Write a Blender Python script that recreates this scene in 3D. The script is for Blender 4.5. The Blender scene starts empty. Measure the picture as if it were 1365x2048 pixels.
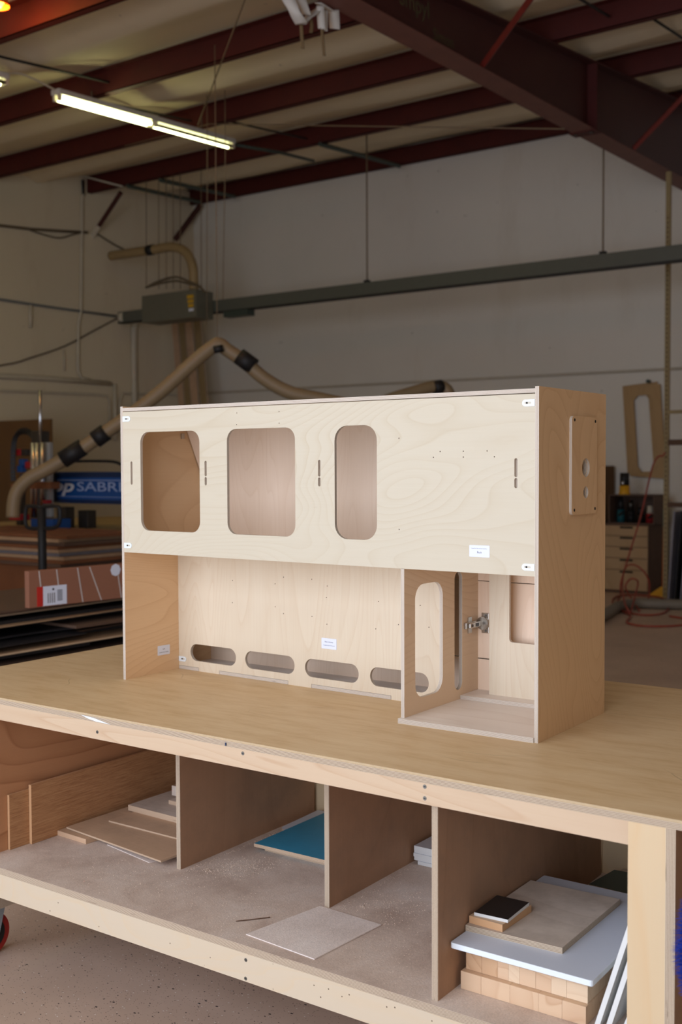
import bpy, bmesh, math, random
from mathutils import Vector, Matrix

scene = bpy.context.scene
COL = scene.collection
rng = random.Random(7)

# ------------------------------------------------------------------ camera
F_PX = 2236.94
YAW, PITCH, ROLL = 0.6238105, 0.0409470, -0.0041129
CAM = Vector((0, 0, 1.41))
fw = Vector((-math.sin(YAW) * math.cos(PITCH), math.cos(YAW) * math.cos(PITCH), -math.sin(PITCH)))
r0 = Vector((math.cos(YAW), math.sin(YAW), 0))
u0 = r0.cross(fw)
cr = r0 * math.cos(ROLL) + u0 * math.sin(ROLL)
cu = u0 * math.cos(ROLL) - r0 * math.sin(ROLL)
cam_d = bpy.data.cameras.new('camera')
cam = bpy.data.objects.new('camera', cam_d)
COL.objects.link(cam)
cam.matrix_world = Matrix(((cr.x, cu.x, -fw.x, CAM.x), (cr.y, cu.y, -fw.y, CAM.y), (cr.z, cu.z, -fw.z, CAM.z), (0, 0, 0, 1)))
cam_d.sensor_fit = 'VERTICAL'
cam_d.sensor_height = 36
cam_d.sensor_width = 24
cam_d.lens = F_PX / 2048 * 36
cam_d.clip_end = 100
cam_d.dof.use_dof = True
cam_d.dof.focus_distance = 2.62
cam_d.dof.aperture_fstop = 4.5
scene.camera = cam

# ------------------------------------------------------------------ world, daylight, exposure
world = bpy.data.worlds.new('world')
scene.world = world
world.use_nodes = True
world.node_tree.nodes['Background'].inputs[0].default_value = (0.75, 0.85, 1.0, 1)
world.node_tree.nodes['Background'].inputs[1].default_value = 0.6
# daylight coming through the open roll-up door of the shop (front wall, behind the camera)
door_l = bpy.data.lights.new('daylight_through_door', 'AREA')
door_l.shape = 'RECTANGLE'
door_l.size, door_l.size_y = 5.4, 3.7
door_l.energy = 216
door_l.color = (0.88, 0.95, 1.12)
dl = bpy.data.objects.new('daylight_through_door', door_l)
COL.objects.link(dl)
dl.location = (-1.95, -1.9, 1.88)
dl.rotation_euler = (math.radians(90), 0, 0)     # shines towards +Y
scene.view_settings.view_transform = 'Standard'
scene.view_settings.look = 'None'
scene.view_settings.exposure = 0.0
scene.view_settings.gamma = 1.0
scene.view_settings.use_curve_mapping = False

# ------------------------------------------------------------------ helpers
def ray(px, py):
    return fw + cr * ((px - 682.5) / F_PX) - cu * ((py - 1024) / F_PX)
def onX(px, py, X):
    d = ray(px, py); return CAM + d * ((X - CAM.x) / d.x)
def onY(px, py, Y):
    d = ray(px, py); return CAM + d * ((Y - CAM.y) / d.y)
def onZ(px, py, Z):
    d = ray(px, py); return CAM + d * ((Z - CAM.z) / d.z)
def atD(px, py, D):
    return CAM + ray(px, py) * D

def lin(c):
    c = c / 255.0
    return c / 12.92 if c <= 0.04045 else ((c + 0.055) / 1.055) ** 2.4
def rgb(r, g, b):
    return (lin(r), lin(g), lin(b), 1.0)

def tag(o, label=None, cat=None, group=None, kind=None):
    if label: o['label'] = label
    if cat: o['category'] = cat
    if group: o['group'] = group
    if kind: o['kind'] = kind
    return o

def empty(name, loc, label, cat, group=None, rz=0):
    o = bpy.data.objects.new(name, None)
    o.empty_display_size = 0.1
    COL.objects.link(o)
    o.location = loc
    o.rotation_euler = (0, 0, rz)
    return tag(o, label, cat, group)

def link(name, me, parent=None, mat=None, matrix=None):
    o = bpy.data.objects.new(name, me)
    COL.objects.link(o)
    if parent: o.parent = parent
    if mat is not None:
        mats = mat if isinstance(mat, (list, tuple)) else [mat]
        if len(me.materials) == 0:
            for m in mats: me.materials.append(m)
    if matrix is not None: o.matrix_local = matrix
    return o

def prism_mesh(name, outline, holes, t):
    """flat piece: outline with holes in the XY plane, thickness t along +Z; caps use slot 0, cut edges slot 1"""
    bm = bmesh.new()
    loops, edges = [], []
    for lp in [outline] + list(holes):
        vs = [bm.verts.new((x, y, 0)) for x, y in lp]
        loops.append(vs)
        for i in range(len(vs)):
            edges.append(bm.edges.new((vs[i], vs[(i + 1) % len(vs)])))
    bmesh.ops.triangle_fill(bm, use_beauty=True, edges=edges)
    bot = list(bm.faces)
    top = {}
    for vs in loops:
        for v in vs: top[v] = bm.verts.new((v.co.x, v.co.y, t))
    for f in bot:
        bm.faces.new([top[v] for v in reversed(f.verts)])
    for vs in loops:
        n = len(vs)
        for i in range(n):
            a, b = vs[i], vs[(i + 1) % n]
            nf = bm.faces.new((a, b, top[b], top[a]))
            nf.material_index = 1
    bmesh.ops.recalc_face_normals(bm, faces=bm.faces)
    me = bpy.data.meshes.new(name)
    bm.to_mesh(me); bm.free()
    return me

def frame(o, U, V):
    U = Vector(U).normalized(); V = Vector(V).normalized(); N = U.cross(V).normalized()
    return Matrix(((U.x, V.x, N.x, o[0]), (U.y, V.y, N.y, o[1]), (U.z, V.z, N.z, o[2]), (0, 0, 0, 1)))

def rect(x0, y0, x1, y1):
    return [(x0, y0), (x1, y0), (x1, y1), (x0, y1)]
def rrect(x0, y0, x1, y1, r, n=7):
    r = min(r, (x1 - x0) / 2 - 1e-5, (y1 - y0) / 2 - 1e-5)
    pts = []
    for cx, cy, a0 in ((x1 - r, y0 + r, -90), (x1 - r, y1 - r, 0), (x0 + r, y1 - r, 90), (x0 + r, y0 + r, 180)):
        for i in range(n + 1):
            a = math.radians(a0 + 90 * i / n)
            pts.append((cx + r * math.cos(a), cy + r * math.sin(a)))
    return pts
def circ(cx, cy, r, n=24):
    return [(cx + r * math.cos(2 * math.pi * i / n), cy + r * math.sin(2 * math.pi * i / n)) for i in range(n)]

def panel(name, parent, o, U, V, outline, t, mats, holes=()):
    me = prism_mesh(name, outline, holes, t)
    ob = link(name, me, parent, mats)
    ob.matrix_local = frame(o, U, V)
    return ob

class MB:
    """collects simple solids into ONE mesh"""
    def __init__(self): self.bm = bmesh.new()
    def box(self, a, b, M=None, mi=0, bev=0):
        x0, y0, z0 = a; x1, y1, z1 = b
        v = [self.bm.verts.new(p) for p in ((x0, y0, z0), (x1, y0, z0), (x1, y1, z0), (x0, y1, z0), (x0, y0, z1), (x1, y0, z1), (x1, y1, z1), (x0, y1, z1))]
        fs = []
        for q in ((3, 2, 1, 0), (4, 5, 6, 7), (0, 1, 5, 4), (1, 2, 6, 5), (2, 3, 7, 6), (3, 0, 4, 7)):
            f = self.bm.faces.new([v[i] for i in q]); f.material_index = mi; fs.append(f)
        if bev:
            es = list({e for f in fs for e in f.edges})
            r = bmesh.ops.bevel(self.bm, geom=es, offset=bev, segments=2, affect='EDGES', profile=0.5)
            for f in r['faces']: f.material_index = mi
            v = list({vv for f in r['faces'] for vv in f.verts} | {vv for vv in v if vv.is_valid})
        if M is not None:
            for x in v:
                if x.is_valid: x.co = M @ x.co
        return self
    def tube(self, pts, r, n=10, mi=0, cap=True, smooth=True):
        pts = [Vector(p) for p in pts]
        rr = r if isinstance(r, (list, tuple)) else [r] * len(pts)
        rings = []
        up = None
        for i, p in enumerate(pts):
            d = (pts[min(i + 1, len(pts) - 1)] - pts[max(i - 1, 0)]).normalized()
            if up is None:
                up = Vector((0, 0, 1)) if abs(d.z) < 0.9 else Vector((1, 0, 0))
            a = d.cross(up)
            if a.length < 1e-4: a = d.cross(Vector((0, 1, 0)))
            a.normalize(); b = a.cross(d).normalized(); up = b
            rings.append([self.bm.verts.new(p + (a * math.cos(2 * math.pi * k / n) + b * math.sin(2 * math.pi * k / n)) * rr[i]) for k in range(n)])
        for i in range(len(rings) - 1):
            for k in range(n):
                f = self.bm.faces.new((rings[i][k], rings[i][(k + 1) % n], rings[i + 1][(k + 1) % n], rings[i + 1][k]))
                f.smooth = smooth; f.material_index = mi
        if cap:
            for rg in (rings[0], rings[-1]):
                f = self.bm.faces.new(rg); f.material_index = mi
        return self
    def build(self, name, mat, parent=None, matrix=None):
        bmesh.ops.recalc_face_normals(self.bm, faces=self.bm.faces)
        me = bpy.data.meshes.new(name)
        self.bm.to_mesh(me); self.bm.free()
        return link(name, me, parent, mat, matrix)

def smooth_path(pts, n=8):
    pts = [Vector(p) for p in pts]
    out = []
    P = [pts[0]] + pts + [pts[-1]]
    for i in range(1, len(P) - 2):
        a, b, c, d = P[i - 1], P[i], P[i + 1], P[i + 2]
        for k in range(n):
            t = k / n
            out.append(0.5 * ((2 * b) + (c - a) * t + (2 * a - 5 * b + 4 * c - d) * t * t + (3 * b - a - 3 * c + d) * t ** 3))
    out.append(pts[-1])
    return out

def text_obj(name, body, size, mat, parent, matrix, extrude=0.0003, align='CENTER', shear=0.0, bold=0.0, sx=1.0):
    cu_ = bpy.data.curves.new(name, 'FONT')
    cu_.body = body; cu_.size = size; cu_.extrude = extrude; cu_.align_x = align; cu_.align_y = 'CENTER'
    cu_.shear = shear; cu_.offset = bold; cu_.resolution_u = 3
    tmp = bpy.data.objects.new(name, cu_)
    COL.objects.link(tmp)
    dg = bpy.context.evaluated_depsgraph_get()
    me = bpy.data.meshes.new_from_object(tmp.evaluated_get(dg))
    bpy.data.objects.remove(tmp); bpy.data.curves.remove(cu_)
    me.name = name
    if sx != 1.0:
        for v in me.vertices: v.co.x *= sx
    me.materials.clear()
    return link(name, me, parent, mat, matrix)

# ------------------------------------------------------------------ materials
def new_mat(name):
    m = bpy.data.materials.new(name)
    m.use_nodes = True
    nt = m.node_tree
    return m, nt, nt.nodes['Principled BSDF']
def nd(nt, t, **kw):
    n = nt.nodes.new(t)
    for k, v in kw.items(): setattr(n, k, v)
    return n
def ramp(nt, src, stops, interp='LINEAR'):
    n = nd(nt, 'ShaderNodeValToRGB')
    n.color_ramp.interpolation = interp
    els = n.color_ramp.elements
    while len(els) < len(stops): els.new(0.5)
    for e, (p, c) in zip(els, stops):
        e.position = p; e.color = c if len(c) == 4 else (*c, 1)
    nt.links.new(src, n.inputs[0])
    return n.outputs[0]
def mix(nt, fac, a, b, mode='MIX'):
    n = nd(nt, 'ShaderNodeMix', data_type='RGBA', blend_type=mode)
    for i, s in ((0, fac), (6, a), (7, b)):
        if isinstance(s, (int, float)): n.inputs[i].default_value = s
        elif isinstance(s, tuple): n.inputs[i].default_value = s
        else: nt.links.new(s, n.inputs[i])
    return n.outputs[2]
def obj_coord(nt, scale=(1, 1, 1), rand=True, rot=(0, 0, 0)):
    tc = nd(nt, 'ShaderNodeTexCoord')
    mp = nd(nt, 'ShaderNodeMapping')
    mp.inputs['Scale'].default_value = scale
    mp.inputs['Rotation'].default_value = rot
    nt.links.new(tc.outputs['Object'], mp.inputs[0])
    if not rand: return mp.outputs[0]
    oi = nd(nt, 'ShaderNodeObjectInfo')
    mu = nd(nt, 'ShaderNodeMath', operation='MULTIPLY'); mu.inputs[1].default_value = 37.0
    nt.links.new(oi.outputs['Random'], mu.inputs[0])
    ad = nd(nt, 'ShaderNodeVectorMath', operation='ADD')
    nt.links.new(mp.outputs[0], ad.inputs[0]); nt.links.new(mu.outputs[0], ad.inputs[1])
    return ad.outputs[0]
def noise(nt, vec, scale, detail=3, rough=0.5, dist=0.0):
    n = nd(nt, 'ShaderNodeTexNoise')
    n.inputs['Scale'].default_value = scale; n.inputs['Detail'].default_value = detail
    n.inputs['Roughness'].default_value = rough; n.inputs['Distortion'].default_value = dist
    nt.links.new(vec, n.inputs['Vector'])
    return n.outputs[0]
def math_n(nt, op, a, b=0.0):
    n = nd(nt, 'ShaderNodeMath', operation=op)
    for i, s in enumerate((a, b)):
        if isinstance(s, (int, float)): n.inputs[i].default_value = s
        else: nt.links.new(s, n.inputs[i])
    return n.outputs[0]
def bump(nt, bsdf, h, strength, dist=0.002):
    b = nd(nt, 'ShaderNodeBump')
    b.inputs['Strength'].default_value = strength; b.inputs['Distance'].default_value = dist
    nt.links.new(h, b.inputs['Height']); nt.links.new(b.outputs[0], bsdf.inputs['Normal'])

def plain(name, col, rough=0.6, metal=0.0, var=0.12, scale=14.0, spec=0.5, em=None):
    m, nt, b = new_mat(name)
    v = obj_coord(nt)
    f = noise(nt, v, scale, 4)
    dark = tuple(c * (1 - var) for c in col[:3]) + (1,)
    light = tuple(min(1, c * (1 + var)) for c in col[:3]) + (1,)
    nt.links.new(mix(nt, f, dark, light), b.inputs['Base Color'])
    b.inputs['Roughness'].default_value = rough; b.inputs['Metallic'].default_value = metal
    b.inputs['Specular IOR Level'].default_value = spec
    if em:
        b.inputs['Emission Color'].default_value = em[0]; b.inputs['Emission Strength'].default_value = em[1]
    return m

def wood(name, base, line, along='X', rings=9.0, ring_amt=0.35, fib=0.25, scale=1.0, rough=0.5, dark=None, stretch=5.0, spec=0.35, dirt=0.0, specks=0.0):
    """rotary cut veneer: broad contour figure, fine fibres along one axis, small dark flecks"""
    m, nt, b = new_mat(name)
    s = (1, stretch, 1) if along == 'X' else (stretch, 1, 1)
    v = obj_coord(nt, s)
    big = noise(nt, v, 0.75 * scale, 1.6, 0.4, 0.6)
    w = math_n(nt, 'MULTIPLY', big, rings * 2)
    w = math_n(nt, 'FRACT', w)
    lines = ramp(nt, w, [(0.0, (0, 0, 0)), (0.55, (0.12,) * 3), (0.86, (0.55,) * 3), (0.93, (1, 1, 1)), (1.0, (0, 0, 0))])
    soft = noise(nt, v, 2.2 * scale, 2)
    amt = math_n(nt, 'MULTIPLY', lines, math_n(nt, 'MULTIPLY', soft, ring_amt * 2))
    sf = (6, 260, 60) if along == 'X' else (260, 6, 60)
    vf = obj_coord(nt, sf)
    fibre = noise(nt, vf, 1.0, 3, 0.6)
    fibre = ramp(nt, fibre, [(0.3, (0, 0, 0)), (0.75, (1, 1, 1))])
    mid = tuple(base[i] * 0.6 + line[i] * 0.4 for i in range(3)) + (1,)
    c = mix(nt, math_n(nt, 'MULTIPLY', fibre, fib), base, mid)
    # broad tone drift
    drift = ramp(nt, noise(nt, v, 1.3 * scale, 2), [(0.35, (0, 0, 0)), (0.7, (1, 1, 1))])
    c = mix(nt, math_n(nt, 'MULTIPLY', drift, 0.22), c, mid)
    c = mix(nt, amt, c, line)
    # rare mineral streaks
    vs = obj_coord(nt, (9, 90, 9) if along == 'X' else (90, 9, 9))
    st = ramp(nt, noise(nt, vs, 0.55, 2), [(0.80, (0, 0, 0)), (0.84, (1, 1, 1))])
    c = mix(nt, math_n(nt, 'MULTIPLY', st, 0.5), c, dark or rgb(140, 95, 55))
    if dirt:
        dn = ramp(nt, noise(nt, obj_coord(nt), 7, 6, 0.7), [(0.45, (0, 0, 0)), (0.7, (1, 1, 1))])
        c = mix(nt, math_n(nt, 'MULTIPLY', dn, dirt), c, rgb(120, 100, 84))
    if specks:
        vo = nd(nt, 'ShaderNodeTexVoronoi'); vo.inputs['Scale'].default_value = 55
        nt.links.new(obj_coord(nt), vo.inputs['Vector'])
        near = ramp(nt, vo.outputs['Distance'], [(0.07, (1, 1, 1)), (0.11, (0, 0, 0))])
        sc_ = nd(nt, 'ShaderNodeSeparateColor'); nt.links.new(vo.outputs['Color'], sc_.inputs[0])
        k = math_n(nt, 'GREATER_THAN', sc_.outputs[0], 1 - specks)
        c = mix(nt, math_n(nt, 'MULTIPLY', near, k), c, rgb(96, 76, 58))
    nt.links.new(c, b.inputs['Base Color'])
    b.inputs['Roughness'].default_value = rough
    b.inputs['Specular IOR Level'].default_value = spec
    bump(nt, b, fibre, 0.06, 0.001)
    return m

def ply_edge(name, ply=0.0013, light=rgb(226, 210, 186), dark=rgb(150, 128, 108), off=0.0):
    """laminated edge: layers across the thickness (local Z)"""
    m, nt, b = new_mat(name)
    tc = nd(nt, 'ShaderNodeTexCoord'); sx = nd(nt, 'ShaderNodeSeparateXYZ')
    nt.links.new(tc.outputs['Object'], sx.inputs[0])
    z = math_n(nt, 'ADD', sx.outputs[2], off)
    k = math_n(nt, 'FRACT', math_n(nt, 'MULTIPLY', z, 1 / (2 * ply)))
    st = ramp(nt, k, [(0.0, light[:3]), (0.42, light[:3]), (0.5, dark[:3]), (0.92, tuple(c * 1.25 for c in dark[:3])), (1.0, light[:3])])
    n1 = noise(nt, obj_coord(nt, (30, 30, 400)), 1.0, 3)
    c = mix(nt, math_n(nt, 'MULTIPLY', n1, 0.35), st, rgb(178, 160, 142))
    patch = ramp(nt, noise(nt, obj_coord(nt, (14, 14, 300)), 1.0, 2), [(0.70, (0, 0, 0)), (0.74, (1, 1, 1))])
    c = mix(nt, math_n(nt, 'MULTIPLY', patch, 0.55), c, rgb(96, 74, 58))
    nt.links.new(c, b.inputs['Base Color'])
    b.inputs['Roughness'].default_value = 0.8
    b.inputs['Specular IOR Level'].default_value = 0.2
    return m

M = {}
M['birch_h'] = wood('birch_face_horizontal', rgb(209, 199, 177), rgb(188, 168, 134), 'X', rings=22, ring_amt=0.26, stretch=2.4, scale=1.1)
M['birch_v'] = wood('birch_face_vertical', rgb(223, 208, 183), rgb(200, 172, 138), 'Y', rings=14, ring_amt=0.26, stretch=7.0, fib=0.45)
M['birch_side'] = wood('birch_side_face', rgb(228, 190, 146), rgb(196, 148, 100), 'Y', rings=16, ring_amt=0.30, stretch=2.6, scale=1.2)
M['birch_warm'] = wood('birch_inside_face', rgb(232, 196, 154), rgb(200, 152, 108), 'X', rings=22, ring_amt=0.32, stretch=2.2, scale=1.3)
M['birch_back'] = wood('birch_back_face', rgb(248, 222, 196), rgb(222, 186, 150), 'Y', rings=12, ring_amt=0.22, stretch=7.0, fib=0.45)
M['birch_bay'] = wood('birch_bay_face', rgb(228, 202, 172), rgb(200, 164, 126), 'X', rings=16, ring_amt=0.3, stretch=2.4)
M['birch_pink'] = wood('birch_base_face', rgb(238, 228, 218), rgb(212, 194, 180), 'X', rings=6, ring_amt=0.35, stretch=5, fib=0.4)
M['edge9'] = ply_edge('thin_plywood_edge', 0.0010, rgb(234, 226, 212), rgb(164, 146, 130))
M['edge_tan'] = ply_edge('loose_board_edge', 0.0012, rgb(214, 188, 158), rgb(160, 128, 100))
M['edge18'] = ply_edge('thick_plywood_edge', 0.0013, rgb(214, 196, 170), rgb(130, 108, 88))
M['rail'] = wood('rail_birch', rgb(208, 183, 153), rgb(184, 144, 108), 'X', rings=8, ring_amt=0.4, stretch=6, scale=1.3)
M['leg'] = wood('leg_birch', rgb(213, 189, 152), rgb(212, 172, 122), 'Y', rings=5, ring_amt=0.3, stretch=6)
M['apron'] = wood('lower_rail_birch', rgb(208, 192, 168), rgb(216, 186, 142), 'X', rings=8, ring_amt=0.25, stretch=3, scale=2.0, specks=0.3)
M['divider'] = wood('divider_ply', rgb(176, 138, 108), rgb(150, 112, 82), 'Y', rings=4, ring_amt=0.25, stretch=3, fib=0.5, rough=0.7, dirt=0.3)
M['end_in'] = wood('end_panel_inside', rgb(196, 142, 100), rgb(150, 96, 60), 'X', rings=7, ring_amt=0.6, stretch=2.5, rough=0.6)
M['oak'] = wood('light_veneer', rgb(206, 172, 140), rgb(176, 138, 106), 'X', rings=2, ring_amt=0.1, stretch=10, fib=0.7, rough=0.7, dirt=0.25)
M['ply_dusty'] = wood('dusty_ply', rgb(216, 200, 184), rgb(188, 168, 148), 'X', rings=5, ring_amt=0.3, stretch=3, rough=0.8, dirt=0.35)
M['beech'] = wood('beech_block', rgb(222, 190, 156), rgb(196, 154, 118), 'X', rings=14, ring_amt=0.5, stretch=6, scale=3, rough=0.6)

def mat_bamboo():
    m, nt, b = new_mat('bamboo_board')
    vf = obj_coord(nt, (18, 420, 60))
    f = ramp(nt, noise(nt, vf, 1.0, 3, 0.7), [(0.32, rgb(158, 108, 70)[:3]), (0.52, rgb(186, 136, 92)[:3]), (0.75, rgb(202, 156, 110)[:3])])
    fl = ramp(nt, noise(nt, obj_coord(nt, (60, 900, 60)), 1.0, 2), [(0.66, (0, 0, 0)), (0.72, (1, 1, 1))])
    c = mix(nt, math_n(nt, 'MULTIPLY', fl, 0.45), f, rgb(120, 76, 44))
    nt.links.new(c, b.inputs['Base Color']); b.inputs['Roughness'].default_value = 0.6
    return m
M['bamboo'] = mat_bamboo()
M['bamboo_edge'] = plain('bamboo_edge', rgb(206, 160, 116), 0.7)

def mat_mdf_top():
    m, nt, b = new_mat('tabletop_hardboard')
    v = obj_coord(nt, (2, 9, 1), rand=False)
    n1 = noise(nt, v, 3.0, 5, 0.65)
    c = ramp(nt, n1, [(0.25, rgb(202, 168, 122)[:3]), (0.5, rgb(216, 186, 144)[:3]), (0.8, rgb(224, 198, 158)[:3])])
    st = ramp(nt, noise(nt, obj_coord(nt, (7, 60, 1), rand=False), 2.0, 4, 0.7), [(0.5, (0, 0, 0)), (0.75, (1, 1, 1))])
    c = mix(nt, math_n(nt, 'MULTIPLY', st, 0.18), c, rgb(186, 148, 104))
    # pencil and cutter scratches
    vor = nd(nt, 'ShaderNodeTexVoronoi', feature='DISTANCE_TO_EDGE')
    vor.inputs['Scale'].default_value = 2.4
    dv = obj_coord(nt, (1.6, 3.4, 1), rand=False, rot=(0, 0, 0.5))
    nn = nd(nt, 'ShaderNodeTexNoise'); nn.inputs['Scale'].default_value = 1.2
    nt.links.new(dv, nn.inputs['Vector'])
    dd = mix(nt, 0.45, dv, nn.outputs[1])
    nt.links.new(dd, vor.inputs['Vector'])
    sc = ramp(nt, vor.outputs[0], [(0.0, (1, 1, 1)), (0.006, (0, 0, 0))])
    gate = ramp(nt, noise(nt, obj_coord(nt, (1, 1, 1), rand=False), 3.1, 2), [(0.55, (0, 0, 0)), (0.62, (1, 1, 1))])
    c = mix(nt, math_n(nt, 'MULTIPLY', math_n(nt, 'MULTIPLY', sc, gate), 0.5), c, rgb(110, 84, 50))
    sp = ramp(nt, noise(nt, obj_coord(nt, rand=False), 190, 2), [(0.76, (0, 0, 0)), (0.80, (1, 1, 1))])
    c = mix(nt, math_n(nt, 'MULTIPLY', sp, 0.35), c, rgb(224, 206, 170))
    nt.links.new(c, b.inputs['Base Color'])
    b.inputs['Roughness'].default_value = 0.5
    b.inputs['Specular IOR Level'].default_value = 0.3
    bump(nt, b, n1, 0.05, 0.001)
    return m
M['top'] = mat_mdf_top()
M['top_edge'] = plain('hardboard_edge', rgb(194, 170, 134), 0.8, var=0.15, scale=90)

def mat_dust(name='dusty_shelf', base=rgb(218, 198, 182), dk=rgb(188, 164, 148), lt=rgb(232, 218, 206)):
    m, nt, b = new_mat(name)
    v = obj_coord(nt, rand=False)
    n1 = noise(nt, v, 5.0, 8, 0.65, 0.3)
    c = ramp(nt, n1, [(0.28, dk[:3]), (0.5, base[:3]), (0.75, lt[:3])])
    n2 = noise(nt, obj_coord(nt, (1, 1, 1), rand=False), 260, 3, 0.8)
    g = ramp(nt, n2, [(0.35, (0.75,) * 3), (0.65, (1.12,) * 3)])
    c = mix(nt, 0.55, c, mix(nt, 1.0, c, g, 'MULTIPLY'))
    sp = ramp(nt, noise(nt, v, 150, 2), [(0.73, (0, 0, 0)), (0.78, (1, 1, 1))])
    c = mix(nt, math_n(nt, 'MULTIPLY', sp, 0.5), c, rgb(222, 206, 186))
    sd = ramp(nt, noise(nt, obj_coord(nt, (1.1, 1, 1), rand=False), 95, 2), [(0.77, (0, 0, 0)), (0.80, (1, 1, 1))])
    c = mix(nt, math_n(nt, 'MULTIPLY', sd, 0.6), c, rgb(88, 66, 50))
    nt.links.new(c, b.inputs['Base Color'])
    b.inputs['Roughness'].default_value = 0.92
    b.inputs['Specular IOR Level'].default_value = 0.15
    h = math_n(nt, 'ADD', math_n(nt, 'MULTIPLY', n2, 0.6), n1)
    bump(nt, b, h, 0.35, 0.003)
    return m
M['dust'] = mat_dust()
M['dust_light'] = mat_dust('dusty_sheet', rgb(238, 224, 214), rgb(218, 202, 190), rgb(246, 236, 228))

def mat_floor():
    m, nt, b = new_mat('speckled_concrete_floor')
    v = obj_coord(nt, rand=False)
    n1 = noise(nt, v, 1.3, 6, 0.6)
    c = ramp(nt, n1, [(0.3, rgb(188, 162, 142)[:3]), (0.6, rgb(206, 180, 160)[:3]), (0.8, rgb(214, 192, 174)[:3])])
    def chips(scale, keep, size, colr, col, seed):
        nonlocal c
        vo = nd(nt, 'ShaderNodeTexVoronoi'); vo.inputs['Scale'].default_value = scale
        vo.inputs['Randomness'].default_value = 1.0
        nt.links.new(obj_coord(nt, (1, 1.5, 1), rand=False, rot=(0, 0, seed)), vo.inputs['Vector'])
        near = ramp(nt, vo.outputs['Distance'], [(size, (1, 1, 1)), (size + 0.05, (0, 0, 0))])
        sx = nd(nt, 'ShaderNodeSeparateColor'); nt.links.new(vo.outputs['Color'], sx.inputs[0])
        k = math_n(nt, 'GREATER_THAN', sx.outputs[0], keep)
        c = mix(nt, math_n(nt, 'MULTIPLY', near, k), c, col)
    chips(80, 0.86, 0.19, None, rgb(62, 54, 54), 0.3)
    chips(38, 0.91, 0.14, None, rgb(50, 46, 48), 1.1)
    chips(85, 0.84, 0.16, None, rgb(236, 228, 220), 2.0)
    chips(150, 0.75, 0.22, None, rgb(130, 108, 96), 0.9)
    nt.links.new(c, b.inputs['Base Color'])
    b.inputs['Roughness'].default_value = 0.42
    b.inputs['Specular IOR Level'].default_value = 0.4
    bump(nt, b, noise(nt, v, 60, 3), 0.08, 0.002)
    return m
M['floor'] = mat_floor()

def mat_wall(name, base, stain, seams=False):
    m, nt, b = new_mat(name)
    v = obj_coord(nt, rand=False)
    n1 = noise(nt, v, 0.5, 6, 0.6)
    c = mix(nt, n1, tuple(x * 0.88 for x in base[:3]) + (1,), tuple(x * 1.08 for x in base[:3]) + (1,))
    s = ramp(nt, noise(nt, obj_coord(nt, (1, 1, 0.25), rand=False), 1.6, 5, 0.7), [(0.56, (0, 0, 0)), (0.8, (1, 1, 1))])
    c = mix(nt, math_n(nt, 'MULTIPLY', s, 0.3), c, stain)
    d = ramp(nt, noise(nt, v, 9, 2), [(0.76, (0, 0, 0)), (0.79, (1, 1, 1))])
    c = mix(nt, math_n(nt, 'MULTIPLY', d, 0.35), c, rgb(90, 78, 66))
    nt.links.new(c, b.inputs['Base Color'])
    b.inputs['Roughness'].default_value = 0.75
    bump(nt, b, noise(nt, v, 25, 4), 0.15, 0.004)
    return m
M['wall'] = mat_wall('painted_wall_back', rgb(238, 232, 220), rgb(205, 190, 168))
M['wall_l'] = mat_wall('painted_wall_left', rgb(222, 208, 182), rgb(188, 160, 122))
M['ceil'] = mat_wall('ceiling_insulation', rgb(238, 222, 190), rgb(196, 174, 138))
M['red'] = plain('red_oxide_steel', rgb(80, 19, 11), 0.65, var=0.25, scale=5)
M['red_dk'] = plain('dark_red_steel', rgb(72, 30, 26), 0.55, var=0.2, scale=3)
M['flange'] = plain('dusty_flange_steel', rgb(120, 76, 66), 0.6, var=0.2, scale=6)
M['brace'] = plain('red_brace_steel', rgb(116, 38, 28), 0.5, var=0.2, scale=9)
M['busgrey'] = plain('grey_green_metal', rgb(92, 94, 84), 0.5, var=0.08)
M['boxgrey'] = plain('grey_box_metal', rgb(104, 102, 88), 0.5, var=0.08)
M['conduit'] = plain('conduit_paint', rgb(206, 196, 176), 0.5, var=0.1)
M['conduit_blue'] = plain('blue_grey_conduit', rgb(120, 124, 126), 0.5)
M['green_strut'] = plain('green_grey_strut', rgb(60, 72, 64), 0.5)
M['wire'] = plain('hanging_wire', rgb(128, 108, 82), 0.7)
M['cable_dk'] = plain('dark_cable', rgb(104, 90, 70), 0.6)
M['hose'] = plain('tan_dust_hose', rgb(142, 120, 88), 0.55, var=0.1, scale=6)
M['cream'] = plain('cream_duct', rgb(156, 132, 92), 0.45)
M['black'] = plain('black_rubber', rgb(24, 22, 22), 0.6, var=0.3)
M['black_lam'] = plain('black_laminate', rgb(40, 36, 36), 0.45, var=0.25, scale=30)
M['white_pl'] = plain('white_plastic', rgb(232, 240, 244), 0.4, var=0.03)
M['white_lam'] = plain('white_laminate', rgb(214, 220, 232), 0.45, var=0.08, scale=5)
M['white_paint'] = plain('white_painted_edge', rgb(228, 228, 224), 0.6, var=0.06)
M['paper'] = plain('label_paper', rgb(228, 232, 246), 0.6, var=0.02)
M['ink'] = plain('label_ink', rgb(40, 40, 52), 0.7)
M['teal'] = plain('teal_laminate', rgb(48, 142, 176), 0.5, var=0.12, scale=20)
M['green_dk'] = plain('dark_green_laminate', rgb(56, 74, 66), 0.5, var=0.12, scale=20)
M['steel'] = plain('nickel_steel', rgb(190, 184, 174), 0.28, 1.0, var=0.05)
M['steel_dk'] = plain('dark_steel', rgb(84, 80, 76), 0.4, 0.9)
M['chrome'] = plain('chrome', rgb(210, 212, 216), 0.2, 1.0, var=0.03)
M['zinc'] = plain('zinc_plate', rgb(160, 172, 178), 0.45, 0.3, var=0.1)
M['screw'] = plain('zinc_screw', rgb(120, 118, 112), 0.4, 0.8)
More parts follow.
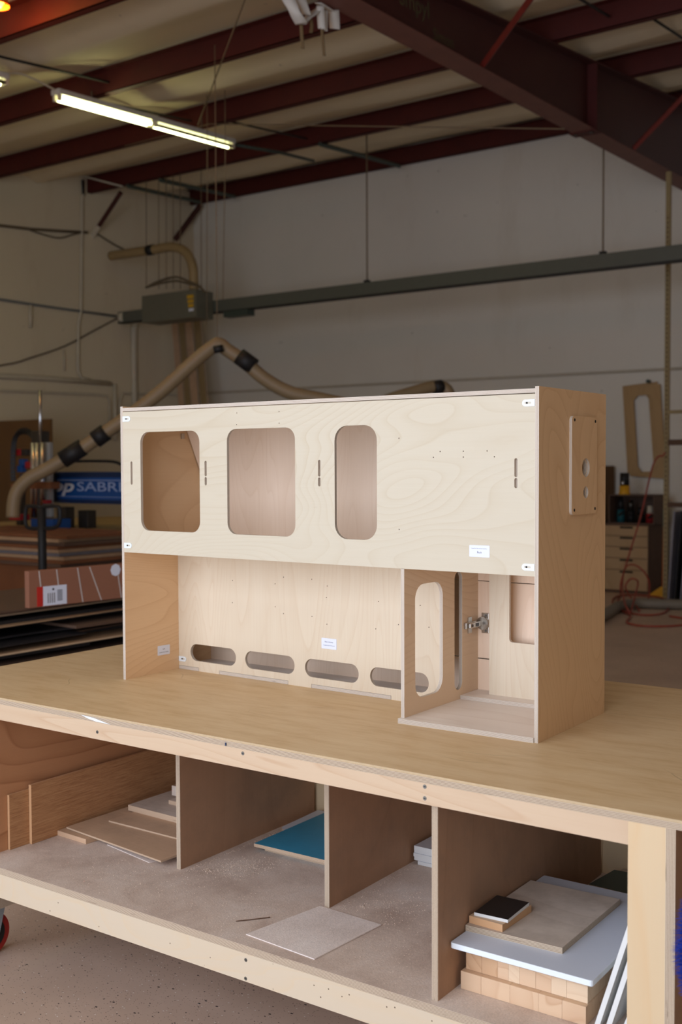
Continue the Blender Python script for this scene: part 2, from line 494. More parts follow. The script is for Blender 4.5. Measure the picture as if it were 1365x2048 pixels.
M['dark_hole'] = plain('dark_recess', rgb(30, 24, 20), 0.9)
M['blue'] = plain('blue_machine_paint', rgb(22, 72, 134), 0.4, var=0.08)
M['blue_dk'] = plain('dark_blue_paint', rgb(14, 38, 74), 0.4)
M['white_mark'] = plain('white_lettering', rgb(196, 200, 210), 0.5, var=0.03)
M['pale_mark'] = plain('pale_blue_lettering', rgb(140, 158, 196), 0.5, var=0.03)
M['machine_grey'] = plain('machine_base_grey', rgb(146, 144, 138), 0.6)
M['spoil'] = plain('machine_bed_board', rgb(170, 144, 98), 0.7)
M['cardboard'] = plain('cardboard', rgb(150, 100, 76), 0.8, var=0.08, scale=4)
M['cardboard_top'] = plain('cardboard_top', rgb(176, 118, 76), 0.8, var=0.08)
M['tape'] = plain('clear_strapping', rgb(206, 196, 190), 0.35)
M['red_print'] = plain('red_print', rgb(196, 40, 30), 0.6)
M['brown_board'] = plain('brown_backboard', rgb(108, 76, 40), 0.8, var=0.12, scale=3)
M['orange_ply'] = plain('orange_plywood', rgb(122, 74, 42), 0.7, var=0.2, scale=5)
M['sheet_tan'] = plain('offcut_tan', rgb(172, 138, 104), 0.7, var=0.2)
M['sheet_brown'] = plain('offcut_brown', rgb(96, 72, 56), 0.7, var=0.2)
M['sheet_black'] = plain('offcut_black', rgb(38, 36, 38), 0.5, var=0.2)
M['pale_edge'] = plain('offcut_pale_edge', rgb(204, 174, 140), 0.8, var=0.2)
M['sheet_grey'] = plain('offcut_grey', rgb(112, 106, 108), 0.6, var=0.2)
M['yellow'] = plain('yellow_paint', rgb(222, 160, 24), 0.5)
M['orange'] = plain('orange_paint', rgb(206, 98, 20), 0.5)
M['airhose'] = plain('red_air_hose', rgb(156, 62, 44), 0.5)
M['grey_hose'] = plain('grey_floor_hose', rgb(128, 118, 104), 0.6)
M['blue_fuzz'] = plain('blue_microfibre', rgb(18, 66, 190), 0.9)
M['teal_tool'] = plain('teal_tool', rgb(24, 84, 92), 0.5)
M['red_tool'] = plain('red_tool', rgb(150, 26, 30), 0.5)
M['drawer'] = wood('drawer_front', rgb(188, 156, 116), rgb(160, 126, 86), 'X', rings=3, ring_amt=0.3, stretch=4)
M['carcass'] = plain('carcass_dark_ply', rgb(94, 66, 46), 0.7)
M['template'] = wood('template_ply', rgb(186, 152, 106), rgb(156, 122, 78), 'Y', rings=4, ring_amt=0.3, stretch=4)
M['osb_tan'] = plain('tan_post_paint', rgb(158, 138, 96), 0.6)
M['lavender'] = plain('pale_lavender_sheet', rgb(148, 144, 156), 0.5)
M['ribbon'] = plain('white_fabric_ribbon', rgb(212, 206, 196), 0.7)
M['ribbon_brown'] = plain('dirty_ribbon', rgb(110, 88, 56), 0.8)
M['sawdust'] = plain('sawdust_clumps', rgb(206, 184, 164), 0.95, var=0.2, scale=60)
M['lamp_white'] = plain('lamp_housing', rgb(196, 194, 186), 0.4)
M['tube'] = plain('lit_fluorescent_tube', rgb(250, 250, 230), 0.4, em=((1.0, 1.0, 0.50, 1), 11.0))
M['tube_off'] = plain('unlit_tube', rgb(120, 116, 84), 0.5)
M['amber'] = plain('amber_lamp_glow', rgb(255, 170, 60), 0.5, em=((1.0, 0.42, 0.08, 1), 5.0))
M['chalk'] = plain('chalk_marks', rgb(88, 80, 50), 0.9)
M['caster_red'] = plain('red_caster_tyre', rgb(150, 30, 22), 0.5)
M['yellow_label'] = plain('yellow_label', rgb(206, 160, 30), 0.6)

FACE = lambda k: [M[k], M['edge9']]
FACE18 = lambda k: [M[k], M['edge18']]

# ------------------------------------------------------------------ room shell
XL, XR, YB, YF = -11.8, 4.5, 12.6, -1.95
def pur_z(y): return 5.37 - 0.107 * (12.6 - y)       # underside of purlins
def struct(o): o['kind'] = 'structure'; return o
struct(MB().box((XL - 0.2, YF - 0.2, -0.12), (XR + 0.2, YB + 0.2, 0.0)).build('floor', M['floor']))
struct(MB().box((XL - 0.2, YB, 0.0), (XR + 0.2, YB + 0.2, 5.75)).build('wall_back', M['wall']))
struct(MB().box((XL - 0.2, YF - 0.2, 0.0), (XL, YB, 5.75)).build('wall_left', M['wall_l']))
struct(MB().box((XR, YF - 0.2, 0.0), (XR + 0.2, YB, 5.75)).build('wall_right', M['wall']))
w = MB()
w.box((XL, YF - 0.2, 0.0), (-4.65, YF, 5.3)).box((0.75, YF - 0.2, 0.0), (XR, YF, 5.3)).box((-4.65, YF - 0.2, 3.73), (0.75, YF, 5.3))
struct(w.build('wall_front', M['wall']))
# insulated ceiling: fabric sagging between purlins with a lap seam in every bay
PY = [5.4 - 1.72 * 4.3, 5.4 - 1.72 * 3, 5.4 - 1.72 * 2, 5.4 - 1.72, 5.4, 7.07, 8.78, 10.5, 12.52]
bm = bmesh.new()
ys = []
for a, b in zip(PY[:-1], PY[1:]):
    for k in range(16): ys.append((a + (b - a) * k / 16, k / 16))
ys.append((PY[-1], 0.0)); ys.append((YB + 0.1, 0.0))
xs = [XL - 0.1 + (XR - XL + 0.2) * i / 48 for i in range(49)]
rows = []
r2 = random.Random(3)
ph = [r2.uniform(0, 6) for _ in range(40)]
for j, (y, t) in enumerate(ys):
    row = []
    for i, x in enumerate(xs):
        sag = 0.10 * math.sin(math.pi * t) * (0.8 + 0.3 * math.sin(x * 0.9 + ph[j // 16]))
        lap = 0.075 * math.exp(-((t - 0.47) / 0.035) ** 2) if t < 0.47 else 0.075 * math.exp(-((t - 0.47) / 0.20) ** 2)
        z = pur_z(y) + 0.24 - sag - lap + 0.008 * math.sin(3.1 * x + 5 * y)
        row.append(bm.verts.new((x, y, z)))
    rows.append(row)
for a, b in zip(rows[:-1], rows[1:]):
    for i in range(len(xs) - 1):
        f = bm.faces.new((a[i], b[i], b[i + 1], a[i + 1])); f.smooth = True
me = bpy.data.meshes.new('ceiling'); bm.to_mesh(me); bm.free()
struct(link('ceiling', me, None, M['ceil']))
struct(MB().box((XL - 0.2, YF - 0.2, 5.9), (XR + 0.2, YB + 0.2, 6.0)).build('trim_1', M['carcass']))   # roof deck over the insulation

# purlins: Z sections running the length of the shop
pl = ['nearest red purlin, orange-lit at the top left corner', 'second red purlin, just above the fluorescent light', 'third red purlin, crossing behind the fluorescent light',
      'fourth red purlin, next to the back wall one', 'red purlin running along the top of the back wall']
for (y, lab) in zip(PY[-5:], pl):
    z = pur_z(y)
    mb = MB()
    mb.box((XL, y - 0.004, z), (XR, y + 0.004, z + 0.2)).box((XL, y - 0.004, z), (XR, y + 0.07, z + 0.006)).box((XL, y - 0.07, z + 0.194), (XR, y + 0.004, z + 0.2)).box((XL, y + 0.064, z), (XR, y + 0.07, z + 0.022))
    tag(mb.build('roof_purlin', M['red']), lab, 'purlin', 'red roof purlins')
# sag rods across the bays
rods = [(-7.55, 5.45, 7.02, 'dark sag rod at the top left, above the lit lamp'), (-8.15, 7.12, 8.72, 'dark sag rod right of the lit lamp'),
        (-7.95, 8.85, 10.45, 'dark sag rod in the bay left of the rafter'), (-3.55, 7.12, 8.72, 'dark sag rod right of the big rafter near the top'),
        (-3.35, 8.85, 10.45, 'dark sag rod right of the big rafter, lower bay')]
for x, a, b, lab in rods:
    tag(MB().tube([(x, a, pur_z(a) + 0.07), (x - 0.04, b, pur_z(b) + 0.07)], 0.011, 6).build('sag_rod', M['black']), lab, 'rod', 'sag rods between purlins')

# tapered rafter
raf = empty('steel_rafter', (-4.2, 9.0, 4.42), 'deep dark red tapered steel rafter crossing the upper right', 'beam')
def rz_b(y): return min(4.35 + 0.021 * (y - 5.75), pur_z(y) - 0.29)
def rz_t(y): return pur_z(y) - 0.005
def lofty(x0, x1, y0, y1, fa, fb, name, mat, parent, n=1):
    bm = bmesh.new()
    vs = []
    for y in ((y0, 5.72, y1) if y0 < 5.72 < y1 else (y0, y1)):
        vs.append([bm.verts.new((x0 - parent.location.x, y - parent.location.y, fa(y) - parent.location.z)), bm.verts.new((x1 - parent.location.x, y - parent.location.y, fa(y) - parent.location.z)),
                   bm.verts.new((x1 - parent.location.x, y - parent.location.y, fb(y) - parent.location.z)), bm.verts.new((x0 - parent.location.x, y - parent.location.y, fb(y) - parent.location.z))])
    for va, vb in zip(vs[:-1], vs[1:]):
        for k in range(4): bm.faces.new((va[k], va[(k + 1) % 4], vb[(k + 1) % 4], vb[k]))
    bm.faces.new(vs[0]); bm.faces.new(vs[-1])
    bmesh.ops.recalc_face_normals(bm, faces=bm.faces)
    me = bpy.data.meshes.new(name); bm.to_mesh(me); bm.free()
    return link(name, me, parent, mat)
lofty(-4.206, -4.194, -1.9, 12.58, lambda y: rz_b(y) + 0.012, lambda y: rz_t(y) - 0.012, 'web', M['red_dk'], raf)
lofty(-4.3, -4.1, -1.9, 12.58, rz_b, lambda y: rz_b(y) + 0.012, 'bottom_flange', M['flange'], raf)
lofty(-4.3, -4.1, -1.9, 12.58, lambda y: rz_t(y) - 0.012, rz_t, 'top_flange', M['red_dk'], raf)
lofty(-4.194, -4.105, 9.69, 9.71, lambda y: rz_b(y) + 0.012, lambda y: rz_t(y) - 0.012, 'stiffener_plate', M['red'], raf)
lofty(-4.33, -4.08, 9.60, 9.74, lambda y: rz_b(y) - 0.012, rz_b, 'splice_plate', M['red'], raf)
for bx in (-4.28, -4.13):
    lofty(bx - 0.014, bx + 0.014, 9.62, 9.65, lambda y: rz_b(y) - 0.024, lambda y: rz_b(y) - 0.012, 'bolt', M['steel_dk'], raf)
def chalk(body, px, py, size, Y):
    p = onX(px, py, -4.192)
    m = frame((p.x - raf.location.x, p.y - raf.location.y, p.z - raf.location.z), (0, 1, 0.05), (0, -0.05, 1))
    text_obj('chalk_lettering', body, size, M['chalk'], raf, m, 0.0005)
chalk('Smpyl', 830, 8, 0.17, 0); chalk('Simon', 888, 78, 0.12, 0); chalk('x', 762, 32, 0.11, 0)
for (a, b, lab) in ((onX(966, 138, -4.12), onY(1066, -8, 7.05) + Vector((0, 0, 0)), 'red flange brace rising to the top of the photo'),
                    (onX(1268, 292, -4.11), onY(1380, 180, 10.5), 'red flange brace at the right edge, lower end of the rafter')):
    a.z = rz_b(a.y) + 0.013 + 0.02
    d = (b - a)
    tag(MB().tube([a, a + d * 1.05], 0.028, 4, smooth=False).build('flange_brace', M['brace']), lab, 'brace', 'flange braces on the rafter')
# knee braces on the left wall
for top, bot, lab in ((onY(240, 388, 10.45), onX(188, 468, XL + 0.03), 'dark red knee brace with pale lower end on left wall'),
                      (onY(400, 412, 12.45), onX(350, 480, XL + 0.03), 'dark red knee brace beside the room corner')):
    k = empty('knee_brace', bot, lab, 'brace', 'knee braces on the left wall')
    d = top - bot
    MB().tube([d * 0.0, d * 1.03], 0.04, 4, smooth=False).build('strut', M['red_dk'], k)
    if 'pale' in lab: MB().tube([d * -0.05, d * 0.22], 0.046, 4, smooth=False).build('end_sleeve', M['conduit'], k)

# ------------------------------------------------------------------ workbench
TH = math.radians(0.55)
TB = Vector((-2.80, 1.829, 0))
bench = empty('workbench', TB, 'large plywood workbench with tan top and open storage bays below', 'workbench', rz=TH)
ZT = 0.80925
ZS = 0.355
def bx(name, a, b, mat, parent=bench):
    return MB().box(a, b).build(name, mat, parent)
panel('top_sheet', bench, (0, 0, ZT - 0.005), (1, 0, 0), (0, 1, 0), rect(0, 0, 2.44, 1.10), 0.005, [M['top'], M['top_edge']])
panel('tabletop', bench, (0, 0.001, ZT - 0.0175), (1, 0, 0), (0, 1, 0), rect(0, 0, 2.44, 1.098), 0.0125, FACE18('rail'))
panel('upper_rail', bench, (0.02, 0.018, 0.750), (1, 0, 0), (0, 0, 1), rect(0, 0, 2.062, ZT - 0.0175 - 0.750), 0.018, FACE18('rail'))
panel('leg', bench, (2.082, 0.018, 0.12), (1, 0, 0), (0, 0, 1), rect(0, 0, 0.0665, ZT - 0.0175 - 0.12), 0.018, FACE18('leg'))
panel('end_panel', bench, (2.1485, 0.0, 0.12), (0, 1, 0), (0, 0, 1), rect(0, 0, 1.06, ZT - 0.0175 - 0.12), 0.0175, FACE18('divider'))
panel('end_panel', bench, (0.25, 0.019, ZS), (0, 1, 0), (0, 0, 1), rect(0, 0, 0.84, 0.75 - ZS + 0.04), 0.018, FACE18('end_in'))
panel('bottom_shelf', bench, (0.02, 0.001, ZS - 0.0165), (1, 0, 0), (0, 1, 0), rect(0, 0, 2.128, 1.05), 0.0165, [M['dust'], M['edge18']])
panel('lower_rail', bench, (0.02, 0.018, 0.275), (1, 0, 0), (0, 0, 1), rect(0, 0, 2.062, ZS - 0.0165 - 0.275), 0.018, FACE18('apron'))
panel('back_rail', bench, (0.25, 1.05, 0.68), (1, 0, 0), (0, 0, 1), rect(0, 0, 1.898, 0.11), 0.018, FACE18('rail'))
for u_, v_, in ((0.758, 0.262), (1.228, 0.277), (1.677, 0.02)):
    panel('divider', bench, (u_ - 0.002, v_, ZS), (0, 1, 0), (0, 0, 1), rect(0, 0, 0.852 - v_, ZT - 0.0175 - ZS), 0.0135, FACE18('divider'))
for u_ in (0.77, 1.24, 1.69):
    panel('back_post', bench, (u_ - 0.06, 0.885, ZS), (1, 0, 0), (0, 0, 1), rect(0, 0, 0.30, ZT - 0.0175 - ZS), 0.018, FACE18('leg'))
for u_, z_ in ((0.747, 0.768), (1.208, 0.783), (1.671, 0.785), (1.671, 0.762), (1.212, 0.324), (1.211, 0.282)):
    s = MB().tube([(u_, -0.0006, z_), (u_, 0.001, z_)], 0.0042, 12).build('screw', M['screw'], bench)
    MB().box((u_ - 0.0022, -0.0011, z_ - 0.0006), (u_ + 0.0022, -0.0005, z_ + 0.0006)).build('slot', M['dark_hole'], s)
# chipped white paint and a pencil tick on the tabletop edge
panel('paint_patch', bench, (0, -0.0004, 0), (1, 0, 0), (0, 0, 1), [(0.690, 0.8035), (0.735, 0.8015), (0.795, 0.7925), (0.745, 0.793), (0.715, 0.797)], 0.0006, [M['white_paint'], M['white_paint']])
panel('ink_mark', bench, (0, -0.0004, 0), (1, 0, 0), (0, 0, 1), rect(1.157, 0.793, 1.1605, 0.800), 0.0006, [M['blue_dk'], M['blue_dk']])
# runner beams and casters under the shelf
for u0_ in (0.10, 2.00):
    r_ = panel('runner_beam', bench, (u0_, 0.02, 0.165), (1, 0, 0), (0, 1, 0), rect(0, 0, 0.10, 1.03), 0.11 if u0_ > 1 else 0.11, FACE18('oak'))
panel('runner_beam', bench, (0.10, 0.02, 0.275), (1, 0, 0), (0, 1, 0), rect(0, 0, 0.10, 1.03), 0.0635, FACE18('oak'))
panel('runner_beam', bench, (2.0, 0.02, 0.275), (1, 0, 0), (0, 1, 0), rect(0, 0, 0.10, 1.03), 0.0635, FACE18('oak'))
for (cu_, cv_) in ((0.105, 0.155), (0.105, 0.95), (2.05, 0.10), (2.05, 0.95)):
    c_ = MB().box((cu_ - 0.05, cv_ - 0.05, 0.161), (cu_ + 0.05, cv_ + 0.05, 0.165)).build('caster', M['zinc'], bench)
    f_ = MB()
    for s_ in (-1, 1):
        xx_ = cu_ + s_ * 0.0262
        vs = [[f_.bm.verts.new((xx_ + e_, cv_ + a_, b_)) for a_, b_ in ((-0.05, 0.158), (0.048, 0.158), (0.020, 0.058), (0.0, 0.046), (-0.020, 0.058))] for e_ in (-0.0015, 0.0015)]
        f_.bm.faces.new(vs[0]); f_.bm.faces.new(list(reversed(vs[1])))
        for k in range(5): f_.bm.faces.new((vs[0][k], vs[0][(k + 1) % 5], vs[1][(k + 1) % 5], vs[1][k]))
    f_.box((cu_ - 0.0275, cv_ - 0.035, 0.152), (cu_ + 0.0275, cv_ + 0.035, 0.161))
    f_.build('fork', M['zinc'], c_)
    MB().tube([(cu_ - 0.018, cv_, 0.063), (cu_ + 0.018, cv_, 0.063)], 0.063, 28, smooth=False).build('tyre', M['caster_red'], c_)
    MB().tube([(cu_ - 0.02, cv_, 0.063), (cu_ + 0.02, cv_, 0.063)], 0.045, 24, smooth=False).build('wheel_hub', M['black'], c_)
BM = Matrix.Translation(TB) @ Matrix.Rotation(TH, 4, 'Z')
def bench_pt(u_, v_, z_): return BM @ Vector((u_, v_, z_))

# ------------------------------------------------------------------ plywood camper cabinet
CO = Vector((-2.33921, 2.19217, ZT))
cab = empty('plywood_cabinet', CO, 'unfinished birch plywood wall cabinet with cut-out windows standing on the workbench', 'cabinet')
W, D, H, T = 1.284, 0.365, 0.770, 0.009
panel('side_panel', cab, (0, 0, 0), (0, 1, 0), (0, 0, 1), rect(0, 0, D, H), T, FACE('birch_warm'))
panel('side_panel', cab, (W - T, 0, 0), (0, 1, 0), (0, 0, 1), rect(0, 0, D, H), T, FACE('birch_side'), [circ(0.234, 0.595, 0.0195), circ(0.234, 0.538, 0.012)])
panel('top_panel', cab, (T, 0, 0.7565), (1, 0, 0), (0, 1, 0), rect(0, 0, W - 2 * T, 0.356), T, FACE('birch_h'))
slots = []
def slot(cx, nib):
    h = 0.0038
    if not nib: return [rrect(cx - h, 0.5515, cx + h, 0.6165, h, 4)]
    a = rrect(cx - h, 0.5515, cx + h, 0.5735, h, 4); b = rrect(cx - h, 0.5755, cx + h, 0.6165, h, 4)
    return [a, b]
holes = [rrect(0.077, 0.425, 0.299, 0.697, 0.030), rrect(0.396, 0.425, 0.621, 0.698, 0.030), rrect(0.7425, 0.425, 0.866, 0.698, 0.036)]
holes += slot(0.0415, False) + slot(0.3205, True) + slot(0.696, True) + slot(1.2295, True)
dots = [(0.928, 0.665), (0.928, 0.453), (1.039, 0.633), (1.099, 0.633), (1.159, 0.633), (1.021, 0.62), (1.099, 0.62), (1.177, 0.62), (0.431, 0.739), (0.430, 0.709), (0.571, 0.738), (0.571, 0.709)]
holes += [circ(x, y, 0.0016, 6) for x, y in dots]
fp = panel('front_panel', cab, (0, T, 0), (1, 0, 0), (0, 0, 1), rect(T, 0.3615, W - T, 0.7545), T - 0.0005, FACE('birch_h'), holes)
panel('shelf_panel', cab, (T, T, 0.3612), (1, 0, 0), (0, 1, 0), rect(0, 0, W - 2 * T, 0.356 - T), T, FACE('birch_pink'))
for x in (0.0415, 0.3205, 0.696, 1.2295):
    panel('cleat', cab, (x - T / 2, T, 0.535), (0, 1, 0), (0, 0, 1), rect(0, 0, 0.022, 0.10), T, FACE('birch_side'))
for a, b in ((0.0, 0.1005), (0.1035, 0.3025), (0.3045, 0.7565)):
    panel('back_panel', cab, (0, D, 0), (1, 0, 0), (0, 0, 1), rect(T, a, W - T, b), T, FACE('birch_back'))
# tilted flap seen through the left window
panel('flap', cab, (0.012, 0.235, 0.752), (1, 0, 0), (0, 0.42, -0.90), rect(0, 0, 0.040, 0.235), 0.008, FACE('birch_back'))
fh = MB().box((0.0095, 0.232, 0.684), (0.013, 0.244, 0.700)).build('flap_hinge', M['steel'], cab)
# recessed lower panel with four rounded slots and tab notches
A0, A1 = Vector((T, 0.215, 0)), Vector((0.931, 0.196, 0))
Ud = (A1 - A0).normalized(); L = (A1 - A0).length
notch = [(0.0, 0.082), (0.163, 0.422), (0.504, 0.766)]
out = []
for a, b in notch:
    out += [(a, 0.0), (a, 0.0105), (b, 0.0105), (b, 0.0)] if a > 0 else [(0, 0.0105), (b, 0.0105), (b, 0.0)]
out += [(L, 0), (L, 0.361), (0, 0.361)]
hl = [rrect(x0 - T, 0.0295, x0 - T + 0.181, 0.0795, 0.0249, 8) for x0 in (0.057, 0.2735, 0.491, 0.7085)]
ld = [(0.227, 0.276), (0.386, 0.276), (0.417, 0.296), (0.516, 0.296), (0.569, 0.281), (0.566, 0.25), (0.226, 0.212), (0.386, 0.212), (0.416, 0.195), (0.516, 0.195), (0.567, 0.178),
      (0.736, 0.251), (0.727, 0.179), (0.798, 0.196), (0.864, 0.25), (0.89, 0.197)]
hl += [circ(x - T, y, 0.0016, 6) for x, y in ld]
N_ = Ud.cross(Vector((0, 0, 1)))
lp = panel('lower_panel', cab, A0 - N_ * T, tuple(Ud), (0, 0, 1), out, T, FACE('birch_v'), hl)
# floor of the rear compartment, its tongues filling the notches
po = []
for a, b in notch:
    P0 = A0 + Ud * (a + 0.001); P1 = A0 + Ud * (b - 0.001); Q0 = P0 - N_ * (T + 0.0015); Q1 = P1 - N_ * (T + 0.0015)
    po += [(Q0.x, Q0.y), (P0.x, P0.y), (P1.x, P1.y), (Q1.x, Q1.y)]
QL = A0 + Ud * (L - 0.002) - N_ * (T + 0.0015)
po += [(QL.x, QL.y), (QL.x, 0.356), (T, 0.356)]
po[0] = (T, po[0][1]); po[1] = (T, po[1][1])
panel('compartment_floor', cab, (0, 0, 0.0005), (1, 0, 0), (0, 1, 0), po, T, FACE('birch_pink'))
# right hand bay
panel('base_panel', cab, (0, 0, 0), (1, 0, 0), (0, 1, 0), [(0.9315, -0.012), (1.2745, -0.003), (1.2745, 0.356), (0.9315, 0.356)], 0.0112, FACE('birch_pink'))
panel('step_panel', cab, (0, 0, 0.0113), (1, 0, 0), (0, 1, 0), [(0.9425, 0.262), (1.2745, 0.272), (1.2745, 0.355), (0.9425, 0.355)], 0.0095, FACE('birch_pink'))
panel('bay_divider', cab, (0.933, 0, 0), (0, 1, 0), (0, 0, 1), rect(0.0, 0.0113, 0.356, 0.361), T, FACE('birch_bay'),
      [rrect(0.048, 0.047, 0.176, 0.319, 0.036), rrect(0.234, 0.036, 0.2725, 0.335, 0.0192)])
panel('window_frame', cab, (0, 0.321, 0), (1, 0, 0), (0, 0, 1), rect(0.998, 0.0209, 1.2745, 0.361), T, FACE('birch_v'), [rrect(1.0545, 0.159, 1.235, 0.352, 0.008, 4)])
# concealed hinge
hg = MB().box((0.953, 0.3535, 0.169), (0.974, 0.3558, 0.221), bev=0.0008).tube([(0.960, 0.3535, 0.195), (0.960, 0.3445, 0.195)], 0.017, 20).build('cabinet_hinge', M['steel'], cab)
MB().box((0.9425, 0.300, 0.173), (0.945, 0.318, 0.214)).box((0.9425, 0.281, 0.186), (0.949, 0.335, 0.202), bev=0.001).build('mounting_plate', M['steel'], hg)
MB().box((0.949, 0.288, 0.187), (0.957, 0.345, 0.201), bev=0.002).build('hinge_arm', M['steel'], hg)
MB().box((0.9572, 0.318, 0.190), (0.9582, 0.332, 0.198)).tube([(0.9568, 0.300, 0.194), (0.9582, 0.300, 0.194)], 0.0035, 10).build('adjuster', M['steel_dk'], hg)
for z_ in (0.175, 0.215):
    MB().tube([(0.966, 0.3515, z_), (0.966, 0.3536, z_)], 0.003, 10).build('screw', M['screw'], hg)
# surface-mounted cover plate on the right side
cp = panel('cover_plate', cab, (W + 0.0001, 0, 0), (0, 1, 0), (0, 0, 1), rrect(0.156, 0.488, 0.298, 0.712, 0.011), 0.0062, [M['birch_side'], M['edge9']],
           [circ(0.234, 0.595, 0.0215), circ(0.234, 0.538, 0.0138)])
for y_, z_ in ((0.170, 0.703), (0.287, 0.703), (0.170, 0.499), (0.287, 0.499)):
    MB().tube([(y_, z_, 0.0060), (y_, z_, 0.0068)], 0.0036, 12).build('screw', M['dark_hole'], cp)
# white plastic corner clips
def clip(x, z, right, parent_mat_y=0.0005, org=None, U=(1, 0, 0)):
    w_, h_ = 0.030, 0.0148
    r_ = h_ / 2
    pts = []
    for i in range(9):
        a = math.radians(90 + 180 * i / 8) if right else math.radians(-90 + 180 * i / 8)
        cx = (-w_ + r_) if right else (w_ - r_)
        pts.append((cx + r_ * math.cos(a), r_ * math.sin(a)))
    pts += [(0, -r_), (0, r_)] if right else [(0, r_), (0, -r_)]
    s = -1 if right else 1
    hole = rrect(min(s * 0.008, s * 0.024), -0.0022, max(s * 0.008, s * 0.024), 0.0022, 0.0022, 4)
    o_ = org or (x, parent_mat_y, z)
    c_ = panel('corner_clip', cab, o_, U, (0, 0, 1), pts, 0.0014, [M['white_pl'], M['white_pl']], [hole])
    MB().box((min(s * 0.007, s * 0.025), -0.003, 0.0001), (max(s * 0.007, s * 0.025), 0.003, 0.0004)).build('slot', M['conduit'], c_)
    MB().tube([(s * (0.019 if right else 0.013), 0, 0.0004), (s * (0.019 if right else 0.013), 0, 0.0011)], 0.0021, 10).build('screw', M['dark_hole'], c_)
clip(T + 0.0005, 0.735, False); clip(T + 0.0005, 0.381, False); clip(W - T - 0.0005, 0.735, True); clip(W - T - 0.0005, 0.381, True)
clip(0, 0, False, org=tuple(A0 + N_ * 0.0002 + Ud * 0.001 + Vector((0, 0, 0.0305))), U=tuple(Ud))
# paper labels
def label(o_, U, V, w_, h_, lines, lift=0.0003):
    lb = panel('paper_label', cab, o_, U, V, rrect(0, 0, w_, h_, 0.0015, 2), lift, [M['paper'], M['paper']])
    for body, cy, size in lines:
        text_obj('label_print', body, size, M['ink'], lb, Matrix.Translation((w_ / 2, h_ * cy, lift + 0.00005)), 0.00005)
label((1.1148, 0.0003, 0.3975), (1, 0, 0), (0, 0, 1), 0.0508, 0.0262, [('Upper Rear Side overhead cabinetry 1', 0.73, 0.0026), ('Back', 0.40, 0.0062)])
q = A0 + Ud * 0.540 + N_ * 0.0004
label((q.x, q.y, 0.112), tuple(Ud), (0, 0, 1), 0.0505, 0.0285, [('Base cabinetry', 0.66, 0.0048), ('Complete kitchen front panel', 0.33, 0.0032)])
label((T + 0.0003, 0.126, 0.0505), (0, 1, -0.02), (0, 0.02, 1), 0.050, 0.028, [('Left', 0.62, 0.0055), ('Complete kitchen cabinetry', 0.28, 0.0034)])
lb = label((0.700, 0.3557, 0.070), (1, 0, 0), (0, 0, 1), 0.040, 0.020, [('cabinetry', 0.4, 0.004)])

# ------------------------------------------------------------------ loose boards in the bench bays
def board(name, lab, cat, pts_uvz, t, mats, group=None, tilt=None):
    """pts: quad corners (u,v) in bench coordinates; z: underside height"""
    z = pts_uvz[1]
    q = [bench_pt(u_, v_, z) for u_, v_ in pts_uvz[0]]
    c0 = sum(q, Vector()) / len(q)
    U = (q[1] - q[0]).normalized(); V = Vector((0, 0, 1)).cross(U)
    loc = [((p - c0).dot(U), (p - c0).dot(V)) for p in q]
    me = prism_mesh(name, loc, [], t)
    o = link(name, me, None, mats)
    mtx = frame(c0, tuple(U), tuple(V))
    o.matrix_world = mtx if tilt is None else mtx @ tilt
    return tag(o, lab, cat, group)
E9 = M['edge_tan']
# left bay
panel_b = board('bamboo_board', 'small dark bamboo offcut leaning at the front of the left bay', 'board', ([(0.268, 0.08), (0.268, 0.30), (0.2765, 0.30), (0.2765, 0.08)], ZS + 0.0005), 0.158, [M['bamboo'], M['bamboo']])
def upright(name, lab, u_, v0, v1, z1, t, mats, lean=0.0):
    o_ = bench_pt(u_, v0, ZS + 0.0006)
    m = frame(o_, (-math.sin(TH), math.cos(TH), 0), (-lean, 0, 1))
    me = prism_mesh(name, rect(0, 0, v1 - v0, z1 - ZS), [], t)
    ob = link(name, me, None, mats); ob.matrix_world = m
    return tag(ob, lab, 'board')
bpy.data.objects.remove(panel_b)
upright('bamboo_board', 'short bamboo offcut standing foremost against the left end of the bench', 0.2695, 0.104, 0.30, 0.508, 0.008, [M['bamboo'], M['bamboo_edge']], 0.0)
upright('bamboo_board', 'long bamboo board standing against the left end of the bench', 0.279, 0.17, 0.83, 0.522, 0.010, [M['bamboo'], M['bamboo_edge']], 0.0)
board('oak_board', 'small thick oak offcut under the left corner of the big veneer sheet', 'board', ([(0.285, 0.262), (0.414, 0.256), (0.425, 0.36), (0.295, 0.36)], ZS + 0.0005), 0.014, [M['oak'], M['oak']])
board('paper_sheet', 'pale thin strip poking out under the big veneer sheet', 'sheet', ([(0.468, 0.285), (0.667, 0.250), (0.685, 0.300), (0.480, 0.330)], ZS + 0.0005), 0.0015, [M['dust_light'], M['dust_light']])
board('veneer_sheet', 'largest thin oak veneered sheet lying in the left bay', 'board', ([(0.300, 0.285), (0.722, 0.238), (0.745, 0.60), (0.310, 0.62)], ZS + 0.0165), 0.0045, [M['oak'], E9])
board('filler_board', 'packer board under the back of the largest veneer sheet, left bay', 'board', ([(0.45, 0.45), (0.74, 0.45), (0.74, 0.82), (0.45, 0.82)], ZS + 0.0005), 0.0155, [M['ply_dusty'], E9])
board('veneer_sheet', 'smaller thin oak veneered sheet lying on the largest one', 'board', ([(0.368, 0.385), (0.742, 0.385), (0.742, 0.66), (0.372, 0.66)], ZS + 0.0215), 0.004, [M['oak'], E9])
board('plywood_board', 'thick plywood offcut, middle step of the left bay stack', 'board', ([(0.345, 0.485), (0.742, 0.475), (0.742, 0.80), (0.350, 0.80)], ZS + 0.0258), 0.0165, [M['ply_dusty'], E9])
